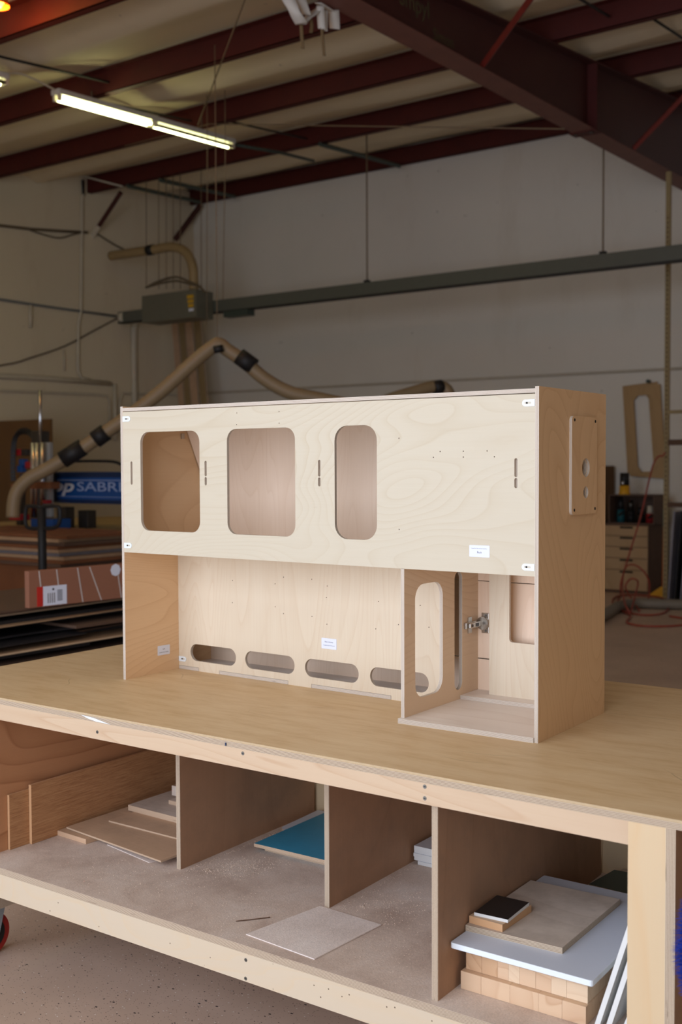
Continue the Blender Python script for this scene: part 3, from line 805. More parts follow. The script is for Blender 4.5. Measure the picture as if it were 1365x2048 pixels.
board('plywood_board', 'thin plywood piece just below the top of the left bay stack', 'board', ([(0.44, 0.56), (0.742, 0.555), (0.742, 0.82), (0.445, 0.82)], ZS + 0.0426), 0.012, [M['ply_dusty'], E9])
board('wood_block', 'pale wood block topmost in the left bay stack', 'block', ([(0.415, 0.60), (0.742, 0.595), (0.742, 0.83), (0.42, 0.83)], ZS + 0.055), 0.030, [M['oak'], M['ply_dusty']])
# middle bay
board('plywood_board', 'white-faced board with rounded corner behind the teal board', 'board', ([(0.797, 0.655), (0.812, 0.640), (1.20, 0.62), (1.20, 0.84), (0.788, 0.845)], ZS + 0.0005), 0.012, [M['white_lam'], E9])
board('teal_board', 'teal laminated plywood board in the second bay', 'board', ([(0.838, 0.480), (1.222, 0.487), (1.222, 0.83), (0.838, 0.825)], ZS + 0.0130), 0.009, [M['teal'], E9])
board('packer_board', 'narrow plywood packer under the front of the teal board', 'board', ([(0.86, 0.50), (1.222, 0.505), (1.222, 0.59), (0.86, 0.585)], ZS + 0.0005), 0.0118, [M['ply_dusty'], E9])
# third bay: stack of white boards
wl = ['lowest and widest white board in the small stack of the third bay', 'second white board from the bottom in the third bay stack', 'third white board from the bottom in the third bay stack',
      'fourth white board up, one below the top, third bay stack', 'topmost white board of the third bay stack']
for i in range(5):
    u0_ = (1.262, 1.250, 1.249, 1.250, 1.251)[i]
    board('white_board', wl[i], 'board', ([(u0_, 0.646 + 0.002 * (i % 2)), (1.655, 0.646), (1.655, 0.84), (u0_, 0.84)], ZS + 0.0005 + i * 0.0098), 0.0095, [M['white_lam'], M['white_paint']], 'white boards stacked in the third bay')
# dust covered sheet lying over the front
board('dusty_sheet', 'dust covered thin square sheet lying flat between the middle bays', 'sheet', ([(1.175, 0.045), (1.378, 0.03), (1.398, 0.262), (1.217, 0.270)], ZS + 0.0005), 0.0022, [M['dust_light'], M['dust_light']])
# right bay: beech block boards
def butcher(name, lab, u0_, u1, v0, v1, z, t, n, seed, zoff=0.0):
    r = random.Random(seed)
    c_ = bench_pt(u0_, v0, z)
    e = empty(name, c_, lab, 'board', rz=TH)
    xs_ = [0.0]
    while xs_[-1] < (u1 - u0_) - 0.02: xs_.append(xs_[-1] + (u1 - u0_) / n * r.uniform(0.8, 1.25))
    xs_[-1] = u1 - u0_
    for a, b in zip(xs_[:-1], xs_[1:]):
        tone = r.choice(['beech', 'beech2', 'beech3', 'beech'])
        MB().box((a + 0.0002, 0 + r.uniform(0, 0.0006), 0), (b - 0.0002, v1 - v0, t)).build('stave', M[tone], e)
    return e
M['beech2'] = wood('beech_block_dark', rgb(208, 170, 132), rgb(178, 134, 96), 'X', rings=16, ring_amt=0.6, stretch=5, scale=3, rough=0.6)
M['beech3'] = wood('beech_block_pale', rgb(230, 204, 172), rgb(206, 172, 136), 'X', rings=10, ring_amt=0.4, stretch=7, scale=3, rough=0.6)
butcher('beech_slab', 'lowest thick beech slab in the right bay stack', 1.699, 1.967, 0.093, 0.50, ZS + 0.0005, 0.0365, 5, 1)
butcher('beech_slab', 'second beech slab up in the right bay stack', 1.704, 1.965, 0.106, 0.50, ZS + 0.0375, 0.0335, 9, 2)
butcher('beech_slab', 'thin beech slab directly under the white panel, right bay', 1.709, 1.962, 0.106, 0.49, ZS + 0.0715, 0.0210, 5, 3)
# glue streaks on the lowest slab
zw = ZS + 0.0932
me = prism_mesh('coated_board', rrect(0, 0, 0.3, 0.444, 0.006, 3), [], 0.0115)
o = link('coated_board', me, None, [M['white_lam'], M['white_pl']])
o.matrix_world = frame(bench_pt(1.692, 0.062, zw), (math.cos(TH + 0.02), math.sin(TH + 0.02), 0), (-math.sin(TH - 0.01), math.cos(TH - 0.01), 0))
tag(o, 'white panel with rounded edge lying on the beech slabs in the right bay', 'panel')
md = o.modifiers.new('round', 'BEVEL'); md.width = 0.004; md.segments = 3; md.limit_method = 'ANGLE'
board('plywood_board', 'dusty square plywood board lying on the white panel', 'board', ([(1.691, 0.128), (1.899, 0.138), (1.901, 0.436), (1.693, 0.428)], zw + 0.0118), 0.0125, [M['ply_dusty'], M['edge18']])
zb = zw + 0.0245
board('bamboo_block', 'small bamboo block under the black-faced offcut', 'block', ([(1.693, 0.140), (1.770, 0.137), (1.774, 0.262), (1.697, 0.262)], zb), 0.0150, [M['beech'], M['bamboo_edge']])
board('black_offcut', 'small black laminated offcut on top of the bamboo block', 'board', ([(1.701, 0.146), (1.775, 0.151), (1.771, 0.258), (1.697, 0.255)], zb + 0.0152), 0.0065, [M['black_lam'], M['white_paint']])
board('packer_board', 'packer board under the dark green board, back of the right bay', 'board', ([(1.75, 0.66), (2.10, 0.66), (2.10, 0.845), (1.75, 0.845)], ZS + 0.0005), 0.030, [M['ply_dusty'], E9])
board('green_board', 'dark green board at the back of the right bay', 'board', ([(1.730, 0.672), (2.12, 0.655), (2.13, 0.83), (1.745, 0.80)], ZS + 0.0310), 0.009, [M['green_dk'], E9])
# leaning white edged boards beside the leg
ll = ['foremost long white-edged board leaning beside the bench leg', 'second white-edged board leaning beside the bench leg', 'shorter third white-edged board leaning behind the leg']
for i, (ub, ut, th_, v0, zt_) in enumerate(((1.980, 2.098, 0.0095, 0.10, 0.738), (2.000, 2.114, 0.0095, 0.105, 0.732), (2.028, 2.118, 0.009, 0.115, 0.60))):
    a = bench_pt(ub, v0, ZS + 0.0008); b = bench_pt(ut, v0, zt_)
    V = (b - a); ln = V.length; V.normalize()
    Uy = Vector((-math.sin(TH), math.cos(TH), 0))
    me = prism_mesh('leaning_board', rect(0, 0, 0.30, ln), [], th_)
    o = link('leaning_board', me, None, [M['white_paint'], M['white_paint']]); o.matrix_world = frame(a, tuple(Uy), tuple(V))
    tag(o, ll[i], 'board', 'white boards leaning in the right bay')
# sawdust: low drifts of clumps (uncountable)
bm = bmesh.new()
r3 = random.Random(11)
def crumb(p, s):
    a = [p + Vector((r3.uniform(-1, 1), r3.uniform(-1, 1), 0)).normalized() * s * r3.uniform(0.6, 1) for _ in range(3)]
    vs = [bm.verts.new(x) for x in a] + [bm.verts.new(p + Vector((0, 0, s * r3.uniform(0.5, 1.0))))]
    for q_ in ((0, 1, 2), (0, 1, 3), (1, 2, 3), (2, 0, 3)):
        bm.faces.new([vs[i] for i in q_])
def drift(u_, v_, su, sv, n, s0=0.0011, rot=0.0):
    for _ in range(n):
        a, b = r3.gauss(0, su), r3.gauss(0, sv)
        uu = u_ + a * math.cos(rot) - b * math.sin(rot); vv = v_ + a * math.sin(rot) + b * math.cos(rot)
        if not (0.29 < uu < 2.1 and 0.01 < vv < 0.84): continue
        if any(abs(uu - d_) < 0.012 and vv > e_ for d_, e_ in ((0.765, 0.25), (1.235, 0.26), (1.684, 0.01))): continue
        crumb(bench_pt(uu, vv, ZS), s0 * r3.uniform(0.5, 1.7))
drift(0.885, 0.36, 0.035, 0.05, 1300, 0.0012, rot=-0.6)
drift(0.83, 0.30, 0.008, 0.006, 60, 0.002)
for k in range(30): drift(0.785 + r3.uniform(0, 0.012), 0.27 + 0.55 * k / 30, 0.004, 0.012, 18)
for k in range(20): drift(1.255 + r3.uniform(0, 0.01), 0.29 + 0.5 * k / 20, 0.006, 0.015, 16, 0.001)
drift(0.72, 0.16, 0.12, 0.06, 500, 0.0011)
drift(1.36, 0.36, 0.05, 0.06, 500, 0.0012)
drift(1.10, 0.12, 0.25, 0.08, 500, 0.0011)
drift(1.50, 0.20, 0.10, 0.12, 500, 0.0011)
drift(1.72, 0.05, 0.02, 0.02, 200, 0.0008)
drift(1.3, 0.33, 0.006, 0.004, 20, 0.002)
bmesh.ops.recalc_face_normals(bm, faces=bm.faces)
me = bpy.data.meshes.new('sawdust'); bm.to_mesh(me); bm.free()
tag(link('sawdust', me, None, M['sawdust']), 'coarse sawdust and chips scattered over the dusty bench shelf', 'sawdust', kind='stuff')
pts = [bench_pt(1.108, 0.088, ZS + 0.0015), bench_pt(1.118, 0.098, ZS + 0.002), bench_pt(1.135, 0.118, ZS + 0.002), bench_pt(1.160, 0.150, ZS + 0.002)]
tag(MB().tube(smooth_path(pts, 4), 0.0012, 5).build('wood_splinter', M['carcass']), 'thin dark curved splinter lying on the dusty shelf', 'splinter')
# blue microfibre brush hanging on the right end of the bench
br = empty('dust_brush', bench_pt(2.21, -0.03, 0.40), 'bright blue fluffy dust brush hanging from the tabletop edge at the right', 'brush')
bm = bmesh.new()
r4 = random.Random(5)
for _ in range(2600):
    zz = r4.uniform(0.14, 0.32); t_ = (zz - 0.14) / 0.18
    rad = 0.042 * math.sin(math.pi * min(1, max(0.08, t_ * 0.85 + 0.12))) ** 0.5
    an = r4.uniform(0, 2 * math.pi); d = Vector((math.cos(an), math.sin(an), r4.uniform(-0.4, 0.2)))
    p0 = Vector((0.008, -0.02, zz)); p1 = p0 + d * rad * r4.uniform(0.8, 1.05)
    s_ = Vector((-math.sin(an), math.cos(an), 0)) * 0.0022
    vs = [bm.verts.new(p0 - s_), bm.verts.new(p0 + s_), bm.verts.new(p1)]
    bm.faces.new(vs)
me = bpy.data.meshes.new('bristles'); bm.to_mesh(me); bm.free()
bb = link('bristles', me, br, M['blue_fuzz']); bb['kind'] = 'stuff'
MB().tube([(0.008, -0.02, 0.13), (0.008, -0.02, 0.36)], 0.010, 8).build('handle', M['blue_dk'], br)
MB().tube([(0.008, -0.02, 0.36), (0.008, -0.012, 0.385), (0.008, 0.029, 0.397)], 0.003, 6).build('hook', M['steel_dk'], br)

# ------------------------------------------------------------------ fluorescent lights
def fixture(x, y0, z0, y1, z1, lab):
    e = empty('fluorescent_light', (x, (y0 + y1) / 2, (z0 + z1) / 2), lab, 'ceiling light', 'strip lights')
    o_ = e.location
    a = Vector((0, y0 - o_.y, z0 - o_.z)); b = Vector((0, y1 - o_.y, z1 - o_.z))
    Y_ = (b - a); ln = Y_.length; Y_.normalize()
    Mx = frame(a, (1, 0, 0), tuple(Y_))
    MB().box((-0.055, 0, 0.0), (0.055, ln, 0.05), M=Mx, bev=0.008).build('housing', M['lamp_white'], e)
    h = ln / 2
    for k in range(2):
        for s_ in (-1, 1):
            tb = MB().tube([Mx @ Vector((s_ * 0.030, k * h + 0.04, -0.03)), Mx @ Vector((s_ * 0.030, (k + 1) * h - 0.04, -0.03))], 0.016, 12)
            tb.build('lamp_tube', M['tube'] if not (k == 1 and s_ == 1) else M['tube_off'], e)
            for yy in (k * h + 0.01, (k + 1) * h - 0.04):
                MB().box((s_ * 0.030 - 0.014, yy, -0.05), (s_ * 0.030 + 0.014, yy + 0.03, 0.0), M=Mx).build('lamp_holder', M['conduit'], e)
    for t_ in (0.18, 0.8):
        p_ = a.lerp(b, t_)
        zt_ = pur_z(p_.y + o_.y) + 0.03 - o_.z
        MB().tube([p_ + Vector((0, 0, 0.045)), Vector((0, p_.y, zt_))], 0.007, 5).build('hanger', M['cable_dk'], e)
    return e
fx = fixture(-7.8, 6.587, 4.66, 8.925, 4.765, 'long lit twin-tube strip light hanging under the purlins')
fixture(-7.8, 3.75, 4.50, 6.07, 4.64, 'second lit strip light, only its end showing at the left edge')
tag(MB().tube(smooth_path([(-7.8, 6.05, 4.69), (-7.8, 6.2, 4.735), (-7.8, 6.38, 4.73), (-7.8, 6.6, 4.70)], 5), 0.008, 6).build('lamp_cable', M['conduit']), 'short cable linking the two strip lights', 'cable')

# ------------------------------------------------------------------ busway and filter box near the corner
bw = empty('cable_trunking', (-7.0, 10.8, 3.38), 'long grey-green metal trunking hung across the back wall', 'trunking')
MB().box((-4.5, -0.05, 0.0), (5.6, 0.05, 0.155), bev=0.004).build('channel', M['busgrey'], bw)
MB().box((-4.5, -0.056, -0.004), (5.6, 0.056, 0.010)).build('lower_lip', M['black'], bw)
MB().tube([(-4.48, 0, 0.08), (-4.40, 0, 0.08)], 0.08, 16).build('end_cap', M['conduit'], bw)
MB().box((-2.55, -0.07, -0.075), (-2.15, 0.07, -0.004)).build('tap_off_box', M['green_strut'], bw)
for xx, lab in ((-7.385, ''), (-4.497, '')):
    MB().tube([(xx + 7.0, 0, 0.15), (xx + 7.0, 0.0, pur_z(10.8) + 0.1 - 3.38)], 0.009, 6).build('hanger_rod', M['wire'], bw)
    MB().box((xx + 7.0 - 0.03, -0.03, 0.15), (xx + 7.0 + 0.03, 0.03, 0.185)).build('clamp', M['black'], bw)
b0 = onY(284, 646, 10.42); b1 = onY(392, 578, 10.42)
eb = empty('filter_box', ((b0.x + b1.x) / 2, 10.56, b0.z), 'grey sheet metal box with yellow sticker hung near the corner', 'box')
hw = (b1.x - b0.x) / 2
MB().box((-hw, -0.14, 0.0), (hw, 0.182, b1.z - b0.z), bev=0.006).build('housing', M['boxgrey'], eb)
for k, (a, b) in enumerate(((0.30, 0.345), (0.245, 0.285), (0.19, 0.23), (0.14, 0.175))):
    MB().box((0.33 + 0.01 * k, -0.144, a - 0.06), (0.44, -0.140, b - 0.06)).build('sticker', M['yellow_label'] if k < 3 else M['paper'], eb)
dp = [onY(222, 512, 10.56), onY(262, 506, 10.56), onY(305, 500, 10.56), onY(345, 494, 10.56), onY(372, 505, 10.56), onY(386, 535, 10.56), onY(388, 580, 10.56)]
dct = MB().tube([p for p in smooth_path(dp, 6)], 0.062, 14).build('curved_duct', M['cream'])
tag(dct, 'curved cream duct rising from the grey box near the corner', 'duct')
a_, b_ = onY(296, 501, 10.56), onY(308, 499, 10.56)
MB().tube([a_, b_], 0.068, 14).build('coupler', M['black'], dct)
for k in range(2):
    pts = [onY(292 + 6 * k, 575 - 3 * k, 10.50), onY(320, 567 - 5 * k, 10.50), onY(352, 562 - 8 * k, 10.50), onY(380, 568 - 4 * k, 10.50), onY(398, 572, 10.50), onY(410, 585, 10.50)]
    tag(MB().tube(smooth_path(pts, 5), 0.016, 6).build('cable', M['cable_dk']), ('lower' if k == 0 else 'upper') + ' coil of dark cable resting on the grey corner box', 'cable')
for i, px in enumerate((293, 318, 333, 347, 361, 403)):
    top = onY(px, 400 + i * 2, 10.52); bt = onY(px, 578 if px != 403 else 575, 10.52)
    top.z = pur_z(10.5) + 0.01
    tag(MB().tube([bt, top], 0.006, 5).build('hanging_wire', M['wire']), ['leftmost thin wire', 'second thin wire', 'third thin wire', 'fourth thin wire', 'fifth thin wire', 'rightmost thin wire'][i] + ' hanging down to the grey corner box', 'wire', 'wires above the corner box')
# boards standing in the corner
for i, (pt, pb, wd) in enumerate(((357, 398, 0.11), (371, 413, 0.11), (386, 428, 0.13), (403, 446, 0.12))):
    tp = onY(pt, 640, 11.95); bt = onY(pb, 1190, 11.75 - 0.05 * i)
    ft = Vector((bt.x, bt.y, 0.0)); U = Vector((1, 0, 0)); V = (tp - ft); ln = V.length; V.normalize(); U = (U - V * U.dot(V)).normalized()
    me = prism_mesh('long_board', rect(-wd, 0, 0, ln), [], 0.03)
    o = link('long_board', me, None, [M['cream'] if i % 2 else M['oak'], M['edge18']]); o.matrix_world = frame(ft, tuple(U), tuple(V))
    tag(o, ['leftmost long board', 'second long board', 'third long board', 'rightmost long board'][i] + ' standing in the far corner below the grey box', 'board', 'long boards in the corner')

# ------------------------------------------------------------------ conduits and cables on the walls
def wall_tube(name, pts, X, r, mat, lab, cat='conduit', sm=1, group='conduits on the walls'):
    P = [onX(a, b, X) for a, b in pts]
    if sm > 1: P = smooth_path(P, sm)
    return tag(MB().tube(P, r, 8).build(name, mat), lab, cat, group)
XW = XL + 0.03
wall_tube('wall_conduit', [(-260, 561), (0, 599), (120, 617), (238, 633)], XW, 0.016, M['conduit_blue'], 'blue-grey horizontal conduit on the left wall')
wall_tube('wall_conduit', [(168, 388), (164, 395), (163, 500), (162, 620), (157, 650), (156, 700), (156, 740), (162, 755), (180, 760)], XW, 0.022, M['conduit'], 'tall vertical conduit with a jog on the left wall')
wall_tube('wall_conduit', [(-260, 732), (0, 752), (100, 757), (220, 767)], XW, 0.035, M['conduit'], 'thick horizontal conduit low on the left wall')
wall_tube('wall_conduit', [(-260, 764), (0, 781), (80, 784), (190, 789), (214, 792), (219, 800), (220, 880)], XW, 0.016, M['conduit'], 'thin conduit bending down below the thick one, left wall')
wall_tube('wall_conduit', [(229, 768), (230, 820), (231, 880)], XW, 0.028, M['conduit'], 'vertical grey conduit just left of the cabinet top')
wall_tube('wall_conduit', [(287, 640), (274, 645), (268, 660), (268, 740), (269, 815)], XW, 0.045, M['conduit'], 'thick pale conduit dropping beside the grey corner box', sm=3)
pts = [onX(240, 870, XW), onX(240, 800, XW), onX(247, 786, XW), onX(300, 788, XW), onX(385, 790, XW)] + [onY(400, 787, YB - 0.03), onY(700, 771, YB - 0.03), onY(1365, 737, YB - 0.03)]
tag(MB().tube(pts, 0.016, 6).build('wall_conduit', M['conduit']), 'thin low conduit running along the back wall', 'conduit', 'conduits on the walls')
wall_tube('conduit_stub', [(61, 610), (61, 655)], XW, 0.022, M['conduit'], 'short vertical stub below the blue-grey conduit')
wall_tube('conduit_stub', [(128, 700), (129, 742)], XW, 0.012, M['conduit'], 'short vertical stub above the thick low conduit')
wall_tube('wall_cable', [(-260, 415), (0, 451), (60, 458), (120, 462), (175, 465)], XW, 0.018, M['cable_dk'], 'dark cable running level to the knee brace', 'cable')
wall_tube('wall_cable', [(60, 460), (90, 470), (120, 476), (150, 468), (172, 464)], XW, 0.010, M['cable_dk'], 'drooping loop of cable beside the knee brace', 'cable', 4)
wall_tube('wall_cable', [(-260, 765), (0, 731), (60, 716), (130, 692), (190, 660), (238, 635)], XW, 0.010, M['cable_dk'], 'slack cable curving up to the grey corner box', 'cable', 4)
wall_tube('wall_cable', [(195, 468), (230, 490), (262, 505)], XW, 0.012, M['cable_dk'], 'short cable from the knee brace to the cream duct', 'cable', 3)
tag(MB().tube([onX(-10, 322, XW), onX(165, 352, XW), onY(245, 373, 10.4)], 0.012, 6).build('wall_cable', M['conduit']), 'cable under the ceiling along the top of the left wall', 'cable')
tag(MB().tube([onX(166, 360, XW), onX(167, 392, XW)], 0.02, 6).build('conduit_stub', M['black']), 'short dark fitting at the top of the tall vertical conduit', 'conduit')
# green-grey struts under the roof near the corner
for i, (a, b) in enumerate((((255, 372), (400, 404)), ((320, 360), (470, 393)), ((640, 288), (800, 332)))):
    y0 = 10.42; y1 = 12.3
    p0 = onY(a[0], a[1], y0); p1 = onY(b[0], b[1], y1)
    tag(MB().tube([p0, p1], 0.028, 4, smooth=False).build('roof_strut', M['green_strut']), ['lower green-grey strut under the roof near the corner', 'upper green-grey strut under the roof near the corner', 'green-grey strut under the roof above the trunking'][i], 'strut', 'struts below the roof')
tag(MB().tube([onY(462, 288, 8.95), onY(560, 305, 9.6), onY(628, 322, 10.4)], 0.018, 4).build('roof_strut', M['green_strut']), 'thin dark strut continuing from the end of the lit lamp', 'strut', 'struts below the roof')
tag(MB().tube([onY(250, 292, 8.7), onY(420, 248, 8.7), onY(700, 252, 8.7), onY(1130, 258, 8.7)], 0.006, 5).build('guy_wire', M['wire']), 'thin wire stretched level below the purlins to the rafter', 'wire')
a_ = onY(490, 0, 6.2); b_ = onY(396, 250, 7.4)
fo = fx.location
MB().tube([onY(498, -25, 6.1) - fo, a_ - fo, b_ - fo], 0.006, 5).build('slanting_cord', M['wire'], fx)
for i, (x0, y0, x1, y1) in enumerate(((415, 292, 414, 655), (451, 300, 446, 600))):
    p0 = onY(x0, y0, 8.2); p1 = onY(x1, y1, 8.2)
    MB().tube([Vector((p0.x, p0.y, pur_z(8.2) + 0.12)) - fo, p0 - fo, p1 - fo], 0.004, 5).build('pull_cord', M['wire'], fx)
# two tiny clips on ceiling
al = empty('amber_lamp', onY(-6, 0, 5.0), 'amber-lit lamp shade just showing in the top left corner', 'ceiling light')
MB().tube([(0, 0, 0.12), (0, 0, 0.05), (0, 0, -0.04)], [0.03, 0.06, 0.085], 18, cap=False).build('lamp_shade', M['orange'], al)
MB().tube([(0, 0, 0.06), (0, 0, 0.0), (0, 0, -0.05)], [0.02, 0.055, 0.03], 14).build('bulb', M['amber'], al)
MB().tube([(0, 0, 0.12), (0, 0, 0.36)], 0.006, 6).build('stem', M['cable_dk'], al)
pl_ = bpy.data.lights.new('amber_bulb', 'POINT'); pl_.energy = 16; pl_.color = (1.0, 0.36, 0.07); pl_.shadow_soft_size = 0.05
po = bpy.data.objects.new('amber_bulb_light', pl_); COL.objects.link(po); po.parent = al; po.location = (0, 0, -0.08)
# torn white ribbons on the rafter flange
rb = empty('torn_ribbon', onX(640, 15, -4.3), 'torn white fabric ribbons dangling from the rafter flange', 'ribbon')
ro = rb.location
def ribbon(pts, w_, mat, name='ribbon_strip'):
    bm = bmesh.new(); vs = []
    P = smooth_path([onX(a, b, -4.31 + dx) - ro for a, b, dx in pts], 4)
    for i, p in enumerate(P):
        ang = 0.8 * math.sin(i * 0.7)
        s = (cr * math.cos(ang * 0.5) + Vector((0, 0.2, 0.25)) * math.sin(ang)).normalized() * (w_ * 0.62)
        vs.append((bm.verts.new(p - s), bm.verts.new(p + s)))
    for a, b in zip(vs[:-1], vs[1:]): bm.faces.new((a[0], a[1], b[1], b[0])).smooth = True
    me = bpy.data.meshes.new(name); bm.to_mesh(me); bm.free()
    o = link(name, me, rb, mat)
    md = o.modifiers.new('thick', 'SOLIDIFY'); md.thickness = 0.002
    return o
ribbon([(572, -12, 0), (582, 8, 0), (592, 28, 0.01), (604, 48, 0)], 0.062, M['ribbon'])
ribbon([(598, -12, 0), (606, 10, 0), (614, 30, 0)], 0.05, M['ribbon'])
ribbon([(604, 48, 0), (617, 34, 0), (630, 24, 0), (642, 14, 0)], 0.045, M['ribbon'])
ribbon([(641, 12, 0.02), (642, 30, 0.02), (644, 58, 0.02)], 0.04, M['ribbon'])
ribbon([(650, 20, 0.01), (649, 45, 0.01), (649, 62, 0.01)], 0.035, M['ribbon'])
ribbon([(668, 20, 0.01), (669, 40, 0.01), (670, 58, 0.01)], 0.055, M['ribbon'])
ribbon([(636, 5, 0.01), (652, 15, 0.01), (672, 25, 0.01)], 0.035, M['ribbon'])
ribbon([(603, 50, 0), (604, 70, 0), (606, 98, 0)], 0.018, M['ribbon_brown'])
ribbon([(644, 55, 0.02), (646, 80, 0.02), (649, 112, 0.02)], 0.016, M['ribbon_brown'])
ribbon([(622, 38, 0), (624, 52, 0), (622, 66, 0)], 0.018, M['ribbon_brown'])

# ------------------------------------------------------------------ left: router table and things around it
cnc = empty('router_table', (-7.2, 7.1, 0), 'blue and grey gantry router machine with white lettering at left', 'machine')
oc = cnc.location
def cbx(name, a, b, mat, bev=0.0, parent=cnc):
    a = Vector(a) - oc; b = Vector(b) - oc
    return MB().box(a, b, bev=bev).build(name, mat, parent)
cbx('machine_base', (-8.0, 6.30, 0.0), (-5.0, 8.2, 0.80), M['machine_grey'], 0.01)
cbx('bed_frame', (-9.0, 6.2, 0.80), (-5.0, 8.3, 0.865), M['black'], 0.005)
cbx('bed_board', (-9.0, 6.21, 0.8652), (-5.0, 8.28, 0.885), M['spoil'])
for x_ in (-8.9, -8.2):
    cbx('leg', (x_, 6.3, 0.0), (x_ + 0.1, 6.4, 0.80), M['black'])
    cbx('leg', (x_, 8.1, 0.0), (x_ + 0.1, 8.2, 0.80), M['black'])
g_ = cbx('gantry_beam', (-7.75, 6.45, 1.10), (-5.0, 6.75, 1.37), M['blue'], 0.02)
cbx('gantry_upright', (-5.2, 6.5, 0.885), (-5.02, 6.85, 1.40), M['blue_dk'], 0.01)
for z0_, z1_, c_ in ((1.325, 1.369, 'blue_dk'), (1.101, 1.135, 'blue_dk')):
    MB().box(Vector((-7.73, 6.443, z0_ )) - oc, Vector((-5.02, 6.449, z1_)) - oc).build('dark_band', M[c_], g_)
for z0_, z1_ in ((1.296, 1.303), (1.157, 1.161)):
    MB().box(Vector((-7.70, 6.443, z0_)) - oc, Vector((-5.05, 6.449, z1_)) - oc).build('pinstripe', M['pale_mark'], g_)
def gtext(body, px0, px1, py, size, mat, shear, bold):
    p0 = onY(px0, py, 6.442); p1 = onY(px1, py, 6.442)
    t_ = text_obj('lettering', body, size, mat, g_, frame(p0 - oc, (1, 0, 0), (0, 0, 1)), 0.001, 'LEFT', shear, bold)
    wdt = max(v.co.x for v in t_.data.vertices) - min(v.co.x for v in t_.data.vertices)
    k = (p1.x - p0.x) / wdt
    for v in t_.data.vertices: v.co.x *= k
gtext('hop', 80, 147, 972, 0.150, M['white_mark'], 0.25, 0.004)
gtext('SABRE', 153, 253, 974, 0.112, M['pale_mark'], 0.0, 0.001)
# vertical spindle column
cl = cbx('spindle_column', (0, 0, 0), (0.01, 0.01, 0.01), M['chrome'])
bpy.data.objects.remove(cl)
c0_ = onY(62, 885, 6.2); c1_ = onY(88, 1035, 6.2)
cbx('spindle_carriage', (c0_.x, 6.27, c1_.z), (c1_.x, 6.31, c0_.z), M['machine_grey'], 0.005)
cbx('carriage_block', (c0_.x - 0.1, 6.31, 1.12), (c1_.x - 0.12, 6.44, 1.36), M['steel_dk'], 0.005)
sc_ = cnc.children[-1]
for px in (66, 74, 85):
    p0 = onY(px, 885, 6.22); p1 = onY(px, 1035, 6.22)
    MB().tube([p0 - oc, p1 - oc], 0.020, 10).build('chrome_rail', M['chrome'], cnc)
p0 = onY(80, 780, 6.3); p1 = onY(81, 890, 6.3)
MB().tube([p0 - oc, p1 - oc], 0.014, 8).build('chrome_rod', M['chrome'], cnc)
p0 = onY(66, 862, 6.3); p1 = onY(78, 888, 6.3)
cbx('motor', (p0.x, 6.28, p1.z), (p1.x + 0.02, 6.4, p0.z), M['steel_dk'], 0.006)
pa = onY(52, 964, 6.1); pb_ = onY(97, 978, 6.1)
cbx('wooden_bracket', (pa.x, 6.12, pb_.z), (pb_.x, 6.22, pa.z), M['orange_ply'], 0.003)
pa = onY(28, 1028, 6.15); pb_ = onY(50, 1040, 6.15)
cbx('red_guard', (pa.x, 6.1, pb_.z), (pb_.x, 6.2, pa.z), M['red_tool'], 0.003)
pa = onY(48, 1038, 6.15); pb_ = onY(92, 1058, 6.15)
cbx('blue_foot', (pa.x, 6.22, 0.886), (pb_.x, 6.42, pa.z), M['blue'], 0.004)
pa = onY(85, 1000, 6.2); cbx('red_button', (pa.x, 6.20, pa.z - 0.03), (pa.x + 0.06, 6.25, pa.z), M['red_tool'], 0.003)
# black energy chain: individual links
ch = [(27, 962), (26, 940), (26, 915), (27, 895), (30, 878), (37, 866), (48, 862), (60, 866), (68, 876)]
P = smooth_path([onY(a, b, 6.55) for a, b in ch], 3)
for i in range(len(P) - 1):
    a, b = P[i] - oc, P[i + 1] - oc
    MB().tube([a.lerp(b, 0.06), a.lerp(b, 0.94)], 0.030, 4, smooth=False).build('chain_link', M['black'], cnc)
for i, (px, py, c_) in enumerate(((40, 905, 'red_tool'), (46, 925, 'blue'), (58, 930, 'red_tool'), (42, 938, 'blue'), (50, 905, 'steel_dk'), (48, 955, 'blue_dk'))):
    p = onY(px, py, 6.6) - oc
    MB().box((p.x - 0.035, p.y - 0.02, p.z - 0.03), (p.x + 0.04, p.y + 0.03, p.z + 0.03), bev=0.006).build('cable_plug', M[c_], cnc)
pa = onY(28, 968, 6.5) - oc
MB().box((pa.x - 0.05, pa.y, pa.z - 0.03), (pa.x + 0.22, pa.y + 0.1, pa.z)).build('chain_tray', M['orange_ply'], cnc)
MB().box((pa.x, pa.y + 0.02, 0.885), (pa.x + 0.06, pa.y + 0.08, pa.z - 0.03)).build('tray_post', M['steel_dk'], cnc)
p_ = onY(100, 1120, 6.29) - oc
text_obj('base_lettering', 'pbi', 0.11, M['blue_dk'], cnc, frame((p_.x, p_.y, p_.z), (1, 0, 0), (0, 0, 1)), 0.001, 'LEFT')
for k, (px, py) in enumerate(((122, 1018), (165, 1025))):
    p = onY(px, py, 6.55)
    cbx('clamp_block', (p.x, 6.5, 0.8855), (p.x + 0.12, 6.6, p.z + 0.02), M['steel_dk'], 0.004)
cbx('dark_bin', (-7.45, 7.7, 0.8855), (-6.3, 8.1, 1.06), M['carcass'], 0.01)
tag(MB().tube(smooth_path([onY(100, 915, 6.6), onY(140, 922, 6.6), onY(190, 922, 6.6), onY(235, 925, 6.6), onY(262, 945, 6.6)], 4), 0.014, 6).build('power_cable', M['black']), 'black cable looping above the blue gantry beam', 'cable')
tag(MB().box((-0.30, -0.2, 0), (0.05, 0.2, 1.73), M=Matrix.Translation((-8.08, 8.9, 0))).build('grey_locker', M['boxgrey']), 'tall dark grey locker standing behind the blue gantry', 'locker')
